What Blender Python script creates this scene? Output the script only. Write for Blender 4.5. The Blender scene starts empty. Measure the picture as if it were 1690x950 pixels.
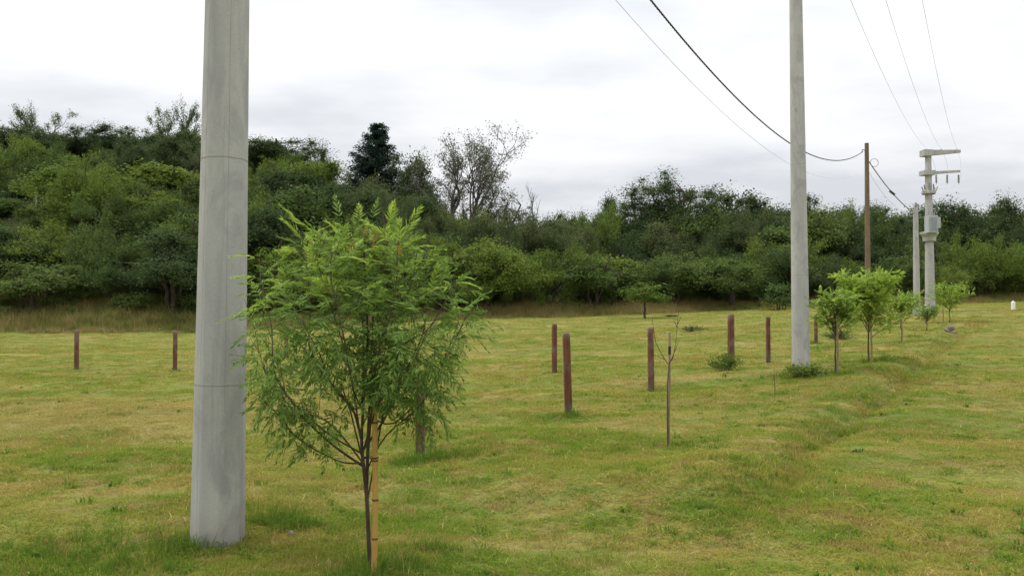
import bpy, math, random
import numpy as np
from mathutils import Vector, Matrix

SC = bpy.context.scene
COL = SC.collection
R = math.radians
F = 1370.0            # focal length in photo pixels (photo 1690 x 950)
HOR = 512.0           # horizon row
CAMZ = 1.6

# ------------------------------------------------------------------ camera
cd = bpy.data.cameras.new('camera')
cam = bpy.data.objects.new('camera', cd); COL.objects.link(cam)
cd.sensor_width = 36.0; cd.lens = F / 1690.0 * 36.0
cd.clip_start = 0.1; cd.clip_end = 2000
cam.location = (0, 0, CAMZ)
cam.rotation_euler = (R(90) + math.atan((HOR - 475.0) / F), 0, 0)
SC.camera = cam

# ------------------------------------------------------------------ light
SUN_EL, SUN_AZ = R(58), R(-62)          # azimuth measured from +Y towards +X
w = bpy.data.worlds.new('World'); SC.world = w; w.use_nodes = True
nt = w.node_tree; nt.nodes.clear()
def wn(t, **k):
    n = nt.nodes.new(t)
    for a, b in k.items(): setattr(n, a, b)
    return n
L = nt.links.new
tc = wn('ShaderNodeTexCoord')
sep = wn('ShaderNodeSeparateXYZ'); L(tc.outputs['Generated'], sep.inputs[0])
def wm(op, a, b=None, clamp=False):
    n = wn('ShaderNodeMath', operation=op, use_clamp=clamp)
    for i, v in enumerate((a, b)):
        if v is None: continue
        if isinstance(v, (int, float)): n.inputs[i].default_value = v
        else: L(v, n.inputs[i])
    return n.outputs[0]
zc = wm('MAXIMUM', sep.outputs['Z'], 0.0)
den = wm('ADD', zc, 0.16)
comb = wn('ShaderNodeCombineXYZ')
L(wm('DIVIDE', sep.outputs['X'], den), comb.inputs[0])
L(wm('DIVIDE', sep.outputs['Y'], den), comb.inputs[1])
n1 = wn('ShaderNodeTexNoise'); n1.inputs['Scale'].default_value = 1.05; n1.inputs['Detail'].default_value = 5; n1.inputs['Roughness'].default_value = 0.5
mp = wn('ShaderNodeMapping'); mp.inputs['Location'].default_value = (3.1, 7.35, 0); mp.inputs['Scale'].default_value = (0.9, 1.15, 1)
L(comb.outputs[0], mp.inputs[0]); L(mp.outputs[0], n1.inputs['Vector'])
ramp = wn('ShaderNodeValToRGB'); L(n1.outputs[0], ramp.inputs[0])
e = ramp.color_ramp.elements
e[0].position = 0.38; e[0].color = (0.68, 0.705, 0.745, 1)
e[1].position = 0.67; e[1].color = (1.0, 1.0, 1.0, 1)
m_ = ramp.color_ramp.elements.new(0.51); m_.color = (0.85, 0.86, 0.885, 1)
lum = wm('MULTIPLY', wm('ADD', wm('MULTIPLY', wm('MULTIPLY', zc, zc), 1.65), 0.68), 10.8)   # overcast: brighter overhead
vm = wn('ShaderNodeVectorMath', operation='SCALE'); L(ramp.outputs[0], vm.inputs[0]); L(lum, vm.inputs['Scale'])
sky = wn('ShaderNodeTexSky', sky_type='NISHITA', sun_disc=False)
sky.sun_elevation = SUN_EL; sky.sun_rotation = SUN_AZ
mx = wn('ShaderNodeMix', data_type='RGBA'); mx.inputs['Factor'].default_value = 0.97
L(sky.outputs[0], mx.inputs['A']); L(vm.outputs[0], mx.inputs['B'])
bg = wn('ShaderNodeBackground'); bg.inputs['Strength'].default_value = 0.1
L(mx.outputs['Result'], bg.inputs['Color'])
wo = wn('ShaderNodeOutputWorld'); L(bg.outputs[0], wo.inputs[0])

sd = bpy.data.lights.new('sun', 'SUN'); sd.energy = 1.5; sd.angle = R(12); sd.color = (1.0, 0.95, 0.86)
sun = bpy.data.objects.new('sun', sd); COL.objects.link(sun)
sdir = Vector((math.sin(SUN_AZ) * math.cos(SUN_EL), math.cos(SUN_AZ) * math.cos(SUN_EL), math.sin(SUN_EL)))
sun.rotation_euler = sdir.to_track_quat('Z', 'Y').to_euler()
sun.location = (-20, 10, 30)

SC.view_settings.view_transform = 'Standard'
SC.view_settings.look = 'None'
SC.view_settings.exposure = 0.46
SC.view_settings.gamma = 1.0
SC.view_settings.use_curve_mapping = False
SC.render.engine = 'CYCLES'
SC.cycles.max_bounces = 6; SC.cycles.diffuse_bounces = 3; SC.cycles.transmission_bounces = 4; SC.cycles.transparent_max_bounces = 4
SC.cycles.use_denoising = True

# ------------------------------------------------------------------ helpers
def ray(px, py, z):
    """world point seen at photo pixel (px, py) at distance z along +Y (true geometry, level horizon)"""
    return Vector(((px - 845.0) / F * z, z, CAMZ + (HOR - py) / F * z))

def np_mesh(name, V, Fq, mats=(), mi=None, smooth=False, cols=None):
    """V (n,3); Fq (m,3) or (m,4)"""
    V = np.asarray(V, np.float32); Fq = np.asarray(Fq, np.int32)
    me = bpy.data.meshes.new(name)
    k = Fq.shape[1]; m = len(Fq)
    me.vertices.add(len(V)); me.vertices.foreach_set('co', V.ravel())
    me.loops.add(m * k); me.loops.foreach_set('vertex_index', Fq.ravel())
    me.polygons.add(m)
    me.polygons.foreach_set('loop_start', np.arange(0, m * k, k, dtype=np.int32))
    me.polygons.foreach_set('loop_total', np.full(m, k, np.int32))
    for mt in mats: me.materials.append(mt)
    if mi is not None: me.polygons.foreach_set('material_index', np.asarray(mi, np.int32))
    if smooth: me.polygons.foreach_set('use_smooth', np.ones(m, bool))
    if cols is not None:
        a = me.attributes.new('tone', 'FLOAT', 'POINT'); a.data.foreach_set('value', np.asarray(cols, np.float32))
    me.update(calc_edges=True); me.validate()
    return me

def link(name, data, parent=None, loc=None, label=None, cat=None, group=None, kind=None):
    o = bpy.data.objects.new(name, data); COL.objects.link(o)
    if parent is not None: o.parent = parent
    if loc is not None: o.location = loc
    tag(o, label, cat, group, kind)
    return o
def tag(o, label=None, cat=None, group=None, kind=None):
    for k, v in (('label', label), ('category', cat), ('group', group), ('kind', kind)):
        if v: o[k] = v
    return o

class MB:
    """collects quads/tris of one mesh"""
    def __init__(s): s.v = []; s.f = []; s.n = 0; s.t = []
    def add(s, V, Fq, tone=0.0):
        V = np.asarray(V, float).reshape(-1, 3); Fq = np.asarray(Fq, int)
        s.v.append(V); s.f.append(Fq + s.n); s.n += len(V)
        s.t.append(np.broadcast_to(np.asarray(tone, float), (len(V),)))
    def tube(s, pts, rad, seg=6, cap=True, tone=0.0):
        P = np.array([tuple(p) for p in pts], float); n = len(P)
        rad = np.broadcast_to(np.asarray(rad, float), (n,))
        T = np.gradient(P, axis=0); T /= np.linalg.norm(T, axis=1)[:, None] + 1e-9
        up = np.array([0, 0, 1.0]) if abs(T[0][2]) < 0.9 else np.array([1.0, 0, 0])
        A = np.cross(T, up); A /= np.linalg.norm(A, axis=1)[:, None] + 1e-9
        B = np.cross(T, A)
        an = np.linspace(0, 2 * np.pi, seg, endpoint=False)
        V = P[:, None, :] + rad[:, None, None] * (np.cos(an)[None, :, None] * A[:, None, :] + np.sin(an)[None, :, None] * B[:, None, :])
        V = V.reshape(-1, 3)
        i = np.arange(n - 1)[:, None] * seg; j = np.arange(seg)[None, :]; j2 = (j + 1) % seg
        Fq = np.stack([i + j, i + j2, i + seg + j2, i + seg + j], -1).reshape(-1, 4)
        s.add(V, Fq, tone)
        if cap:
            for k, c in ((0, P[0]), (n - 1, P[-1])):
                base = s.n
                ring = V[k * seg:(k + 1) * seg]
                s.add(np.vstack([ring, c[None]]), [[a, (a + 1) % seg, seg, seg] for a in range(seg)], tone)
    def box(s, c, size, rot=None, taper=1.0, tone=0.0):
        x, y, z = [q / 2 for q in size]
        V = np.array([[-x, -y, -z], [x, -y, -z], [x, y, -z], [-x, y, -z], [-x * taper, -y * taper, z], [x * taper, -y * taper, z], [x * taper, y * taper, z], [-x * taper, y * taper, z]])
        if rot is not None: V = V @ np.array(rot.to_3x3()).T
        s.add(V + np.array(tuple(c)), [[0, 3, 2, 1], [4, 5, 6, 7], [0, 1, 5, 4], [1, 2, 6, 5], [2, 3, 7, 6], [3, 0, 4, 7]], tone)
    def lathe(s, prof, seg=32, axis_shift=None, shape=None):
        """prof: list of (z, r); shape(angle)-> radial factor"""
        an = np.linspace(0, 2 * np.pi, seg, endpoint=False)
        sh = np.ones(seg) if shape is None else shape(an)
        V = []
        for (z, r) in prof:
            V.append(np.stack([r * sh * np.cos(an), r * sh * np.sin(an), np.full(seg, z)], -1))
        V = np.concatenate(V); n = len(prof)
        i = np.arange(n - 1)[:, None] * seg; j = np.arange(seg)[None, :]; j2 = (j + 1) % seg
        s.add(V, np.stack([i + j, i + j2, i + seg + j2, i + seg + j], -1).reshape(-1, 4))
        top = V[-seg:]; s.add(np.vstack([top, top.mean(0)[None]]), [[a, (a + 1) % seg, seg, seg] for a in range(seg)])
    def mesh(s, name, mat, smooth=False):
        V = np.concatenate(s.v); 
        faces = []
        for f in s.f:
            faces.extend([list(dict.fromkeys(q)) for q in f.tolist()])
        me = bpy.data.meshes.new(name); me.from_pydata(V.tolist(), [], faces)
        me.materials.append(mat)
        if smooth: me.polygons.foreach_set('use_smooth', np.ones(len(me.polygons), bool))
        t = np.concatenate(s.t)
        if t.any():
            a = me.attributes.new('tone', 'FLOAT', 'POINT'); a.data.foreach_set('value', t.astype(np.float32))
        me.update(); return me

# ------------------------------------------------------------------ materials
def newmat(name):
    m = bpy.data.materials.new(name); m.use_nodes = True
    m.node_tree.nodes.clear(); return m
class NT:
    def __init__(s, tree): s.t = tree
    def n(s, typ, ins=None, **k):
        x = s.t.nodes.new(typ)
        for a, b in k.items(): setattr(x, a, b)
        for a, b in (ins or {}).items():
            if hasattr(b, 'is_output') or isinstance(b, bpy.types.NodeSocket): s.t.links.new(b, x.inputs[a])
            else: x.inputs[a].default_value = b
        return x
    def noise(s, vec, scale, detail=3, rough=0.55, dist=0.0):
        return s.n('ShaderNodeTexNoise', {'Vector': vec, 'Scale': scale, 'Detail': detail, 'Roughness': rough, 'Distortion': dist}).outputs[0]
    def ramp(s, fac, stops, interp='LINEAR'):
        r = s.n('ShaderNodeValToRGB', {0: fac}); r.color_ramp.interpolation = interp
        e = r.color_ramp.elements
        while len(e) < len(stops): e.new(0.5)
        for q, (p, c) in zip(e, stops):
            q.position = p; q.color = (c, c, c, 1) if isinstance(c, (int, float)) else (*c, 1)
        return r.outputs[0]
    def mix(s, fac, a, b, mode='MIX'):
        x = s.n('ShaderNodeMix', {'Factor': fac}, data_type='RGBA', blend_type=mode)
        for nme, v in (('A', a), ('B', b)):
            if isinstance(v, tuple): x.inputs[nme].default_value = (*v, 1)[:4]
            else: s.t.links.new(v, x.inputs[nme])
        return x.outputs['Result']
    def math(s, op, a, b=0.0, clamp=False):
        return s.n('ShaderNodeMath', {0: a, 1: b}, operation=op, use_clamp=clamp).outputs[0]
    def mapping(s, vec, scale=(1, 1, 1), rot=(0, 0, 0), loc=(0, 0, 0)):
        return s.n('ShaderNodeMapping', {'Vector': vec, 'Scale': scale, 'Rotation': rot, 'Location': loc}).outputs[0]
    def principled(s, col, rough=0.8, spec=0.3, bump=None, bstr=0.3, bdist=0.02):
        p = s.n('ShaderNodeBsdfPrincipled', {'Roughness': rough, 'Specular IOR Level': spec})
        if isinstance(col, tuple): p.inputs['Base Color'].default_value = (*col, 1)
        else: s.t.links.new(col, p.inputs['Base Color'])
        if bump is not None:
            b = s.n('ShaderNodeBump', {'Height': bump, 'Strength': bstr, 'Distance': bdist})
            s.t.links.new(b.outputs[0], p.inputs['Normal'])
        return p.outputs[0]
    def out(s, sh): s.n('ShaderNodeOutputMaterial', {'Surface': sh})

def turf_color(T, pos):
    """olive lawn with green, straw and brown patches that belong to the ground itself"""
    warp = T.mapping(pos, (1, 1, 0))
    mow = T.mapping(pos, (0.22, 1.0, 0.0), rot=(0, 0, R(-12)))
    a = T.noise(warp, 0.26, 4, 0.6, 0.4)
    b = T.noise(mow, 0.75, 4, 0.62)
    c = T.noise(warp, 2.2, 5, 0.68)
    e_ = T.noise(T.mapping(pos, (1, 1, 0), loc=(31, 17, 0)), 0.9, 4, 0.62, 0.5)
    col = T.mix(T.ramp(a, [(0.40, 0.0), (0.58, 1.0)]), (0.248, 0.238, 0.044), (0.165, 0.207, 0.028))
    col = T.mix(T.ramp(b, [(0.46, 0.0), (0.59, 0.85)]), col, (0.335, 0.260, 0.078))
    col = T.mix(T.ramp(e_, [(0.50, 0.0), (0.62, 0.85)]), col, (0.130, 0.208, 0.021))
    col = T.mix(T.ramp(c, [(0.52, 0.0), (0.64, 0.85)]), col, (0.275, 0.190, 0.068))
    col = T.mix(T.ramp(c, [(0.34, 0.9), (0.45, 0.0)]), col, (0.098, 0.162, 0.018))
    # the big patch of cut straw lying left of the near pole
    ctr = T.mapping(pos, (0.17, 0.26, 0), loc=(1.15, -3.6, 0))
    dist = T.n('ShaderNodeVectorMath', {0: ctr}, operation='LENGTH').outputs['Value']
    f = T.math('ADD', dist, T.math('MULTIPLY', T.math('SUBTRACT', b, 0.5), 3.0))
    col = T.mix(T.ramp(f, [(0.45, 0.65), (1.15, 0.0)]), col, (0.345, 0.255, 0.095))
    return col

def mat_ground():
    m = newmat('turf'); T = NT(m.node_tree)
    pos = T.n('ShaderNodeNewGeometry').outputs['Position']
    col = turf_color(T, pos)
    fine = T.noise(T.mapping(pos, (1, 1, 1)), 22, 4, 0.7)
    col = T.mix(T.ramp(fine, [(0.32, 0.8), (0.62, 0.0)]), col, (0.085, 0.080, 0.030))  # dark flecks put the shade between grass blades into the turf colour
    band = T.noise(T.mapping(pos, (0.05, 0.55, 0), rot=(0, 0, R(-9))), 1.0, 4, 0.6)
    col = T.mix(T.ramp(band, [(0.35, 0.45), (0.6, 0.0)]), col, (0.12, 0.125, 0.035))
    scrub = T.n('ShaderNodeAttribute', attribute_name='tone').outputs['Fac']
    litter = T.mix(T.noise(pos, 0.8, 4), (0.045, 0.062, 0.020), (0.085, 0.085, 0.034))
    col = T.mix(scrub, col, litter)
    mid = T.noise(T.mapping(pos, (0.6, 1, 1)), 5, 4, 0.6)
    T.out(T.principled(col, 0.95, 0.1, T.math('ADD', fine, T.math('MULTIPLY', mid, 2.0)), 0.9, 0.05))
    return m

def mat_blade(name, turf=True, base=(0.1, 0.2, 0.03), dry=(0.3, 0.24, 0.1), dryamt=0.25, gain=1.0):
    m = newmat(name); T = NT(m.node_tree)
    g = T.n('ShaderNodeNewGeometry')
    rnd = g.outputs['Random Per Island']
    if turf:
        col = turf_color(T, g.outputs['Position'])
        col = T.mix(T.math('MULTIPLY', rnd, 0.3), col, base)
    else:
        col = T.mix(T.noise(g.outputs['Position'], 0.6, 3), base, tuple(min(1, q * 1.35) for q in base))
    r2 = T.n('ShaderNodeTexWhiteNoise', {'W': rnd}, noise_dimensions='1D').outputs['Value']
    col = T.mix(T.ramp(r2, [(1 - dryamt - 0.04, 0.0), (1 - dryamt + 0.04, 1.0)]), col, dry)
    col = T.mix(1.0, col, T.ramp(rnd, [(0.0, 0.72 * gain), (1.0, 1.22 * gain)]), 'MULTIPLY')
    d = T.n('ShaderNodeBsdfDiffuse', {'Color': col, 'Roughness': 0.5})
    t = T.n('ShaderNodeBsdfTranslucent', {'Color': col})
    x = T.n('ShaderNodeMixShader', {0: 0.35, 1: d.outputs[0], 2: t.outputs[0]})
    T.out(x.outputs[0]); return m

def mat_leaf(name, a, b, young=None, var=0.26, trans=0.34, objvar=0.7, gloss=0.0):
    """leaf colour from a to b per leaf, drifting per plant"""
    m = newmat(name); T = NT(m.node_tree)
    g = T.n('ShaderNodeNewGeometry'); rnd = g.outputs['Random Per Island']
    oi = T.n('ShaderNodeObjectInfo').outputs['Random']
    fac = T.math('ADD', T.math('MULTIPLY', oi, objvar), T.math('MULTIPLY', rnd, 1.0 - objvar))
    col = T.mix(fac, a, b)
    cl = T.noise(T.n('ShaderNodeTexCoord').outputs['Object'], 0.9, 2)
    col = T.mix(T.ramp(cl, [(0.35, 0.0), (0.65, 0.5)]), col, b)
    if young is not None:
        tone = T.n('ShaderNodeAttribute', attribute_name='tone').outputs['Fac']
        col = T.mix(tone, col, young)
    r2 = T.n('ShaderNodeTexWhiteNoise', {'W': rnd}, noise_dimensions='1D').outputs['Value']
    col = T.mix(1.0, col, T.ramp(r2, [(0.0, 1 - var), (1.0, 1 + var)]), 'MULTIPLY')
    d = T.n('ShaderNodeBsdfPrincipled', {'Base Color': col, 'Roughness': 0.7, 'Specular IOR Level': 0.04 + gloss})
    t = T.n('ShaderNodeBsdfTranslucent', {'Color': col})
    x = T.n('ShaderNodeMixShader', {0: trans, 1: d.outputs[0], 2: t.outputs[0]})
    T.out(x.outputs[0]); return m

def mat_bark(name, a, b, scale=8):
    m = newmat(name); T = NT(m.node_tree)
    o = T.n('ShaderNodeTexCoord').outputs['Object']
    f = T.noise(T.mapping(o, (1, 1, 0.25)), scale, 5, 0.65)
    T.out(T.principled(T.mix(T.ramp(f, [(0.3, 0.0), (0.7, 1.0)]), a, b), 0.9, 0.15, f, 0.5, 0.02)); return m

def mat_concrete(name, base=0.40, streak=1.0):
    m = newmat(name); T = NT(m.node_tree)
    o = T.n('ShaderNodeTexCoord').outputs['Object']
    big = T.noise(T.mapping(o, (1.6, 1.6, 0.35)), 2.2, 5, 0.6)
    st = T.noise(T.mapping(o, (4.5, 4.5, 0.30)), 2.0, 4, 0.6, 0.9)
    fine = T.noise(o, 60, 3, 0.6)
    pits = T.n('ShaderNodeTexVoronoi', {'Vector': T.mapping(o, (1, 1, 0.7)), 'Scale': 26.0}).outputs['Distance']
    col = T.mix(T.ramp(big, [(0.3, 0.0), (0.7, 1.0)]), (base * 0.80, base * 0.80, base * 0.76), (base * 1.1, base * 1.08, base * 0.98))
    col = T.mix(T.ramp(st, [(0.52, 0.0), (0.68, 0.42 * streak)]), col, (base * 0.60, base * 0.60, base * 0.60))
    blot = T.noise(T.mapping(o, (1, 1, 0.6), loc=(3, 5, 1)), 3.2, 5, 0.68, 0.8)
    col = T.mix(T.ramp(blot, [(0.48, 0.0), (0.62, 0.65)]), col, (base * 0.64, base * 0.63, base * 0.63))
    zz = T.n('ShaderNodeSeparateXYZ', {0: o}).outputs['Z']
    col = T.mix(T.ramp(T.math('ADD', T.math('ADD', zz, 0.5), T.math('MULTIPLY', blot, -0.5)), [(0.20, 0.55), (0.52, 0.0)]), col, (0.19, 0.155, 0.11))
    col = T.mix(T.ramp(fine, [(0.3, 0.25), (0.6, 0.0)]), col, (base * 0.6, base * 0.6, base * 0.57))
    col = T.mix(T.ramp(pits, [(0.05, 0.6), (0.09, 0.0)]), col, (base * 0.45, base * 0.45, base * 0.43))
    T.out(T.principled(col, 0.85, 0.25, T.math('ADD', T.math('MULTIPLY', fine, 0.4), big), 0.25, 0.01)); return m

def mat_plain(name, col, rough=0.6, spec=0.4, var=0.15, scale=12, metal=0.0):
    m = newmat(name); T = NT(m.node_tree)
    o = T.n('ShaderNodeTexCoord').outputs['Object']
    f = T.noise(o, scale, 4, 0.6)
    c = T.mix(f, tuple(q * (1 - var) for q in col), tuple(min(1, q * (1 + var)) for q in col))
    T.out(T.principled(c, rough, spec, f, 0.15, 0.01)); return m

def mat_post():
    m = newmat('red_stained_timber'); T = NT(m.node_tree)
    o = T.n('ShaderNodeTexCoord').outputs['Object']
    oi = T.n('ShaderNodeObjectInfo').outputs['Random']
    oo = T.n('ShaderNodeVectorMath', {0: o, 1: T.n('ShaderNodeCombineXYZ', {0: oi, 1: oi, 2: oi}).outputs[0]}, operation='ADD').outputs[0]
    grain = T.noise(T.mapping(oo, (14, 14, 0.8)), 3.0, 5, 0.65)
    blot = T.noise(T.mapping(oo, (2, 2, 1)), 2.4, 4, 0.6)
    col = T.mix(T.ramp(grain, [(0.3, 0.0), (0.7, 1.0)]), (0.055, 0.027, 0.017), (0.180, 0.070, 0.038))
    col = T.mix(T.ramp(blot, [(0.46, 0.0), (0.60, 0.8)]), col, (0.17, 0.125, 0.095))
    z = T.n('ShaderNodeSeparateXYZ', {0: o}).outputs['Z']
    zt = T.math('ADD', z, T.math('MULTIPLY', grain, 0.16))
    col = T.mix(T.ramp(T.math('SUBTRACT', zt, 0.42), [(0.80, 0.0), (0.95, 0.6)]), col, (0.22, 0.17, 0.14))
    col = T.mix(T.ramp(zt, [(0.12, 0.7), (0.34, 0.0)]), col, (0.10, 0.075, 0.05))
    T.out(T.principled(col, 0.85, 0.2, grain, 0.5, 0.01)); return m

M = {}
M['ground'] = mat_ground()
M['blade'] = mat_blade('mown_grass_blade', True, (0.115, 0.185, 0.024), (0.40, 0.32, 0.13), 0.14, 1.24)
M['lush'] = mat_blade('lush_grass_blade', False, (0.088, 0.152, 0.020), (0.32, 0.25, 0.09), 0.20)
M['stalk'] = mat_blade('straw_stalk', False, (0.30, 0.24, 0.11), (0.22, 0.20, 0.07), 0.3)
M['dry'] = mat_blade('dry_grass_blade', False, (0.350, 0.250, 0.110), (0.160, 0.185, 0.050), 0.38)
M['rough'] = mat_blade('rough_grass_blade', False, (0.150, 0.185, 0.045), (0.32, 0.24, 0.10), 0.28)
M['leaf_bright'] = mat_leaf('fresh_scrub_leaf', (0.080, 0.138, 0.026), (0.165, 0.218, 0.042))
M['leaf_mid'] = mat_leaf('scrub_leaf', (0.054, 0.098, 0.027), (0.122, 0.165, 0.044))
M['leaf_dark'] = mat_leaf('evergreen_leaf', (0.033, 0.060, 0.024), (0.082, 0.115, 0.042))
M['leaf_olive'] = mat_leaf('olive_leaf', (0.062, 0.088, 0.036), (0.120, 0.140, 0.055))
M['leaf_grey'] = mat_leaf('grey_leaf', (0.105, 0.115, 0.075), (0.170, 0.172, 0.118))
M['needle'] = mat_leaf('pine_needle', (0.020, 0.042, 0.030), (0.040, 0.066, 0.042))
M['pepper'] = mat_leaf('pepper_leaflet', (0.098, 0.175, 0.038), (0.160, 0.250, 0.048), (0.300, 0.410, 0.060), 0.38, 0.42, 0.35, 0.12)
M['pepper_new'] = mat_leaf('pepper_new_growth', (0.27, 0.19, 0.06), (0.30, 0.27, 0.06), None, 0.2, 0.4)
M['bark'] = mat_bark('dark_bark', (0.035, 0.027, 0.020), (0.10, 0.08, 0.06))
M['bark_grey'] = mat_bark('grey_bark', (0.06, 0.052, 0.045), (0.16, 0.14, 0.125))
M['bark_sap'] = mat_bark('sapling_bark', (0.045, 0.030, 0.022), (0.12, 0.085, 0.06), 20)
M['conc'] = mat_concrete('pole_concrete', 0.38, 1.15)
M['conc2'] = mat_concrete('pale_pole_concrete', 0.40, 0.6)
M['seam'] = mat_plain('seam_mortar', (0.25, 0.25, 0.235), 0.95, 0.1)
M['post'] = mat_post()
M['bamboo'] = mat_plain('bamboo_cane', (0.40, 0.245, 0.055), 0.6, 0.3, 0.35, 9)
M['node'] = mat_plain('cane_node', (0.13, 0.075, 0.025), 0.7, 0.2)
M['stick'] = mat_bark('weathered_stick', (0.16, 0.11, 0.07), (0.30, 0.22, 0.15), 14)
M['tape'] = mat_plain('black_tape_and_hole_shade', (0.012, 0.012, 0.012), 0.5)  # real tape and ties, also the painted shade of the posts' wire holes
M['wood_pole'] = mat_bark('creosote_pole_wood', (0.10, 0.075, 0.050), (0.22, 0.155, 0.095), 5)
M['cable'] = mat_plain('black_cable', (0.030, 0.026, 0.032), 0.5)
M['wire'] = mat_plain('aluminium_wire', (0.66, 0.66, 0.67), 0.5, 0.5)
M['steel'] = mat_plain('galvanised_steel', (0.30, 0.31, 0.32), 0.5, 0.5)
M['box'] = mat_plain('grey_painted_steel', (0.36, 0.38, 0.38), 0.5, 0.4)
M['insul'] = mat_plain('brown_porcelain', (0.22, 0.20, 0.20), 0.3, 0.5)
M['rock'] = mat_plain('grey_stone', (0.16, 0.135, 0.115), 0.95, 0.1, 0.45, 7)
M['soil'] = mat_plain('bare_soil', (0.13, 0.085, 0.05), 1.0, 0.05, 0.4, 9)
M['white'] = mat_plain('white_paint', (0.72, 0.72, 0.70), 0.6, 0.3, 0.06)
M['redwhite'] = mat_plain('faded_red_paint', (0.42, 0.22, 0.18), 0.7, 0.2)

# ------------------------------------------------------------------ terrain
CTRL = np.array([
    (-2.0, 5.75, 0), (-0.9, 5.06, 0), (-1.0, 9.1, 0), (0.83, 12.8, 0), (2.73, 16.4, 0.0), (5.5, 21, .20), (7.15, 23.2, .20),
    (5.9, 16.9, .34), (1.1, 21.3, 0), (-14.2, 27.2, -.33), (-11.2, 27.6, -.36), (-32, 52, .16), (-20, 52, .16), (-2.8, 58, .92),
    (9.1, 58, 1.05), (16.8, 65, 1.6), (29.6, 62, 1.9), (37, 62, 2.05), (24.2, 48, 1.5), (21, 40, 1.15), (13.1, 28, .55), (8.6, 20, .40),
    (7.4, 12, 0.0), (15.4, 25, .42), (4, 5, 0), (-6, 5, -.05), (-10, 12, -.15), (0, -15, 0), (-30, -10, -.2), (30, -10, 0), (26, 24, .6),
    (-35, 25, -.3), (60, 60, 2.6), (-60, 52, .3), (45, 45, 2.0), (0, 38, .25), (-14, 42, -.1)], float)
def _tps(d2): return 0.5 * d2 * np.log(d2 + 1e-9)
_n = len(CTRL)
_A = np.zeros((_n + 3, _n + 3)); _d2 = ((CTRL[:, None, :2] - CTRL[None, :, :2]) ** 2).sum(-1)
_A[:_n, :_n] = _tps(_d2) + np.eye(_n) * 6.0
_A[:_n, _n] = 1; _A[:_n, _n + 1:] = CTRL[:, :2]; _A[_n:, :_n] = _A[:_n, _n:].T
_W = np.linalg.solve(_A, np.concatenate([CTRL[:, 2], [0, 0, 0]]))
EDGE_X = [-90, -60, -32, -20, -12, -3, 9, 17, 30, 40, 90]
EDGE_Y = [52, 52, 52, 53, 55, 59, 63.5, 65, 66, 67, 68]
def edge_y(x): return np.interp(x, EDGE_X, EDGE_Y)
_rs = np.random.RandomState(5)
_wk = _rs.uniform(0.25, 2.4, (14, 2)) * _rs.choice([-1, 1], (14, 2)); _wp = _rs.uniform(0, 6.28, 14)
def field_h(x, y):
    xx = np.clip(x, -62, 62); yy = np.clip(y, -16, 68)
    out = _W[_n] + _W[_n + 1] * xx + _W[_n + 2] * yy
    for k in range(_n):
        out = out + _W[k] * _tps((xx - CTRL[k, 0]) ** 2 + (yy - CTRL[k, 1]) ** 2)
    for k in range(14):
        out = out + 0.012 * np.sin(_wk[k, 0] * x + _wk[k, 1] * y + _wp[k])
    return out
def hill_h(x, y):
    s = np.clip((y - edge_y(x) - 1.0) / 58.0, 0, 1.6)
    # angle across the picture decides how high the hill stands
    amp = np.interp(x / np.maximum(y, 1.0), [-1.2, -0.62, -0.45, -0.28, -0.20, -0.10, 0.0, 0.15, 0.8], [17, 21.5, 21, 20.5, 16, 10, 8.5, 8.5, 8.5])
    prof = np.interp(s, [0, .06, .25, .5, .75, 1.0, 1.6], [0, .02, .19, .47, .76, 1.0, 1.02])
    bump = 0.5 * np.sin(x * .21 + y * .13) + 0.35 * np.sin(x * .47 - y * .31)
    return amp * prof + bump * np.clip(s * 4, 0, 1)
DITCH = None
def seg_dist(x, y, P):
    best = np.full(np.shape(x), 1e9); sgn = np.zeros(np.shape(x)); tt = np.zeros(np.shape(x)); tot = 0.0
    for k in range(len(P) - 1):
        ax, ay = P[k]; bx, by = P[k + 1]; dx, dy = bx - ax, by - ay; l2 = dx * dx + dy * dy; ln = math.sqrt(l2)
        t = np.clip(((x - ax) * dx + (y - ay) * dy) / l2, 0, 1)
        d = np.hypot(x - ax - t * dx, y - ay - t * dy)
        sg = np.sign(dx * (y - ay) - dy * (x - ax))       # + = left of travel
        m = d < best
        best = np.where(m, d, best); sgn = np.where(m, sg, sgn); tt = np.where(m, tot + t * ln, tt); tot += ln
    return best, sgn, tt, tot
def ground_h(x, y):
    x = np.asarray(x, float); y = np.asarray(y, float)
    h = field_h(x, y) + hill_h(x, y)
    if DITCH is not None:
        d, sg, t, tot = seg_dist(x, y, DITCH)
        fade = np.clip(t / 1.5, 0, 1) * np.clip((tot - t) / 10, 0, 1)
        wob = 1 + 0.25 * np.sin(t * 1.7) + 0.2 * np.sin(t * 3.9 + 1)
        groove = -0.12 * np.exp(-(d / 0.22) ** 2)
        bank = np.where(sg > 0, 0.11 * np.exp(-((d - 0.62) / 0.55) ** 2), 0.03 * np.exp(-((d - 0.8) / 0.6) ** 2))
        h = h + fade * wob * (groove + bank)
    return h
def gh(x, y): return float(ground_h(np.array([x]), np.array([y]))[0])
def ground_at(px, py):
    zs = np.concatenate([np.arange(2.5, 70, 0.02)])
    X = (px - 845) / F * zs; Zr = CAMZ + (HOR - py) / F * zs
    hit = np.nonzero(Zr <= ground_h(X, zs))[0]
    k = hit[0] if len(hit) else len(zs) - 1
    return Vector((X[k], zs[k], gh(X[k], zs[k])))
_dp = [(1225, 850), (1263, 826), (1287, 796), (1312, 757), (1351, 728), (1400, 693), (1474, 639), (1513, 610), (1560, 574), (1590, 550), (1625, 528)]
DITCH = [tuple(ground_at(*p)[:2]) for p in _dp]

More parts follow.
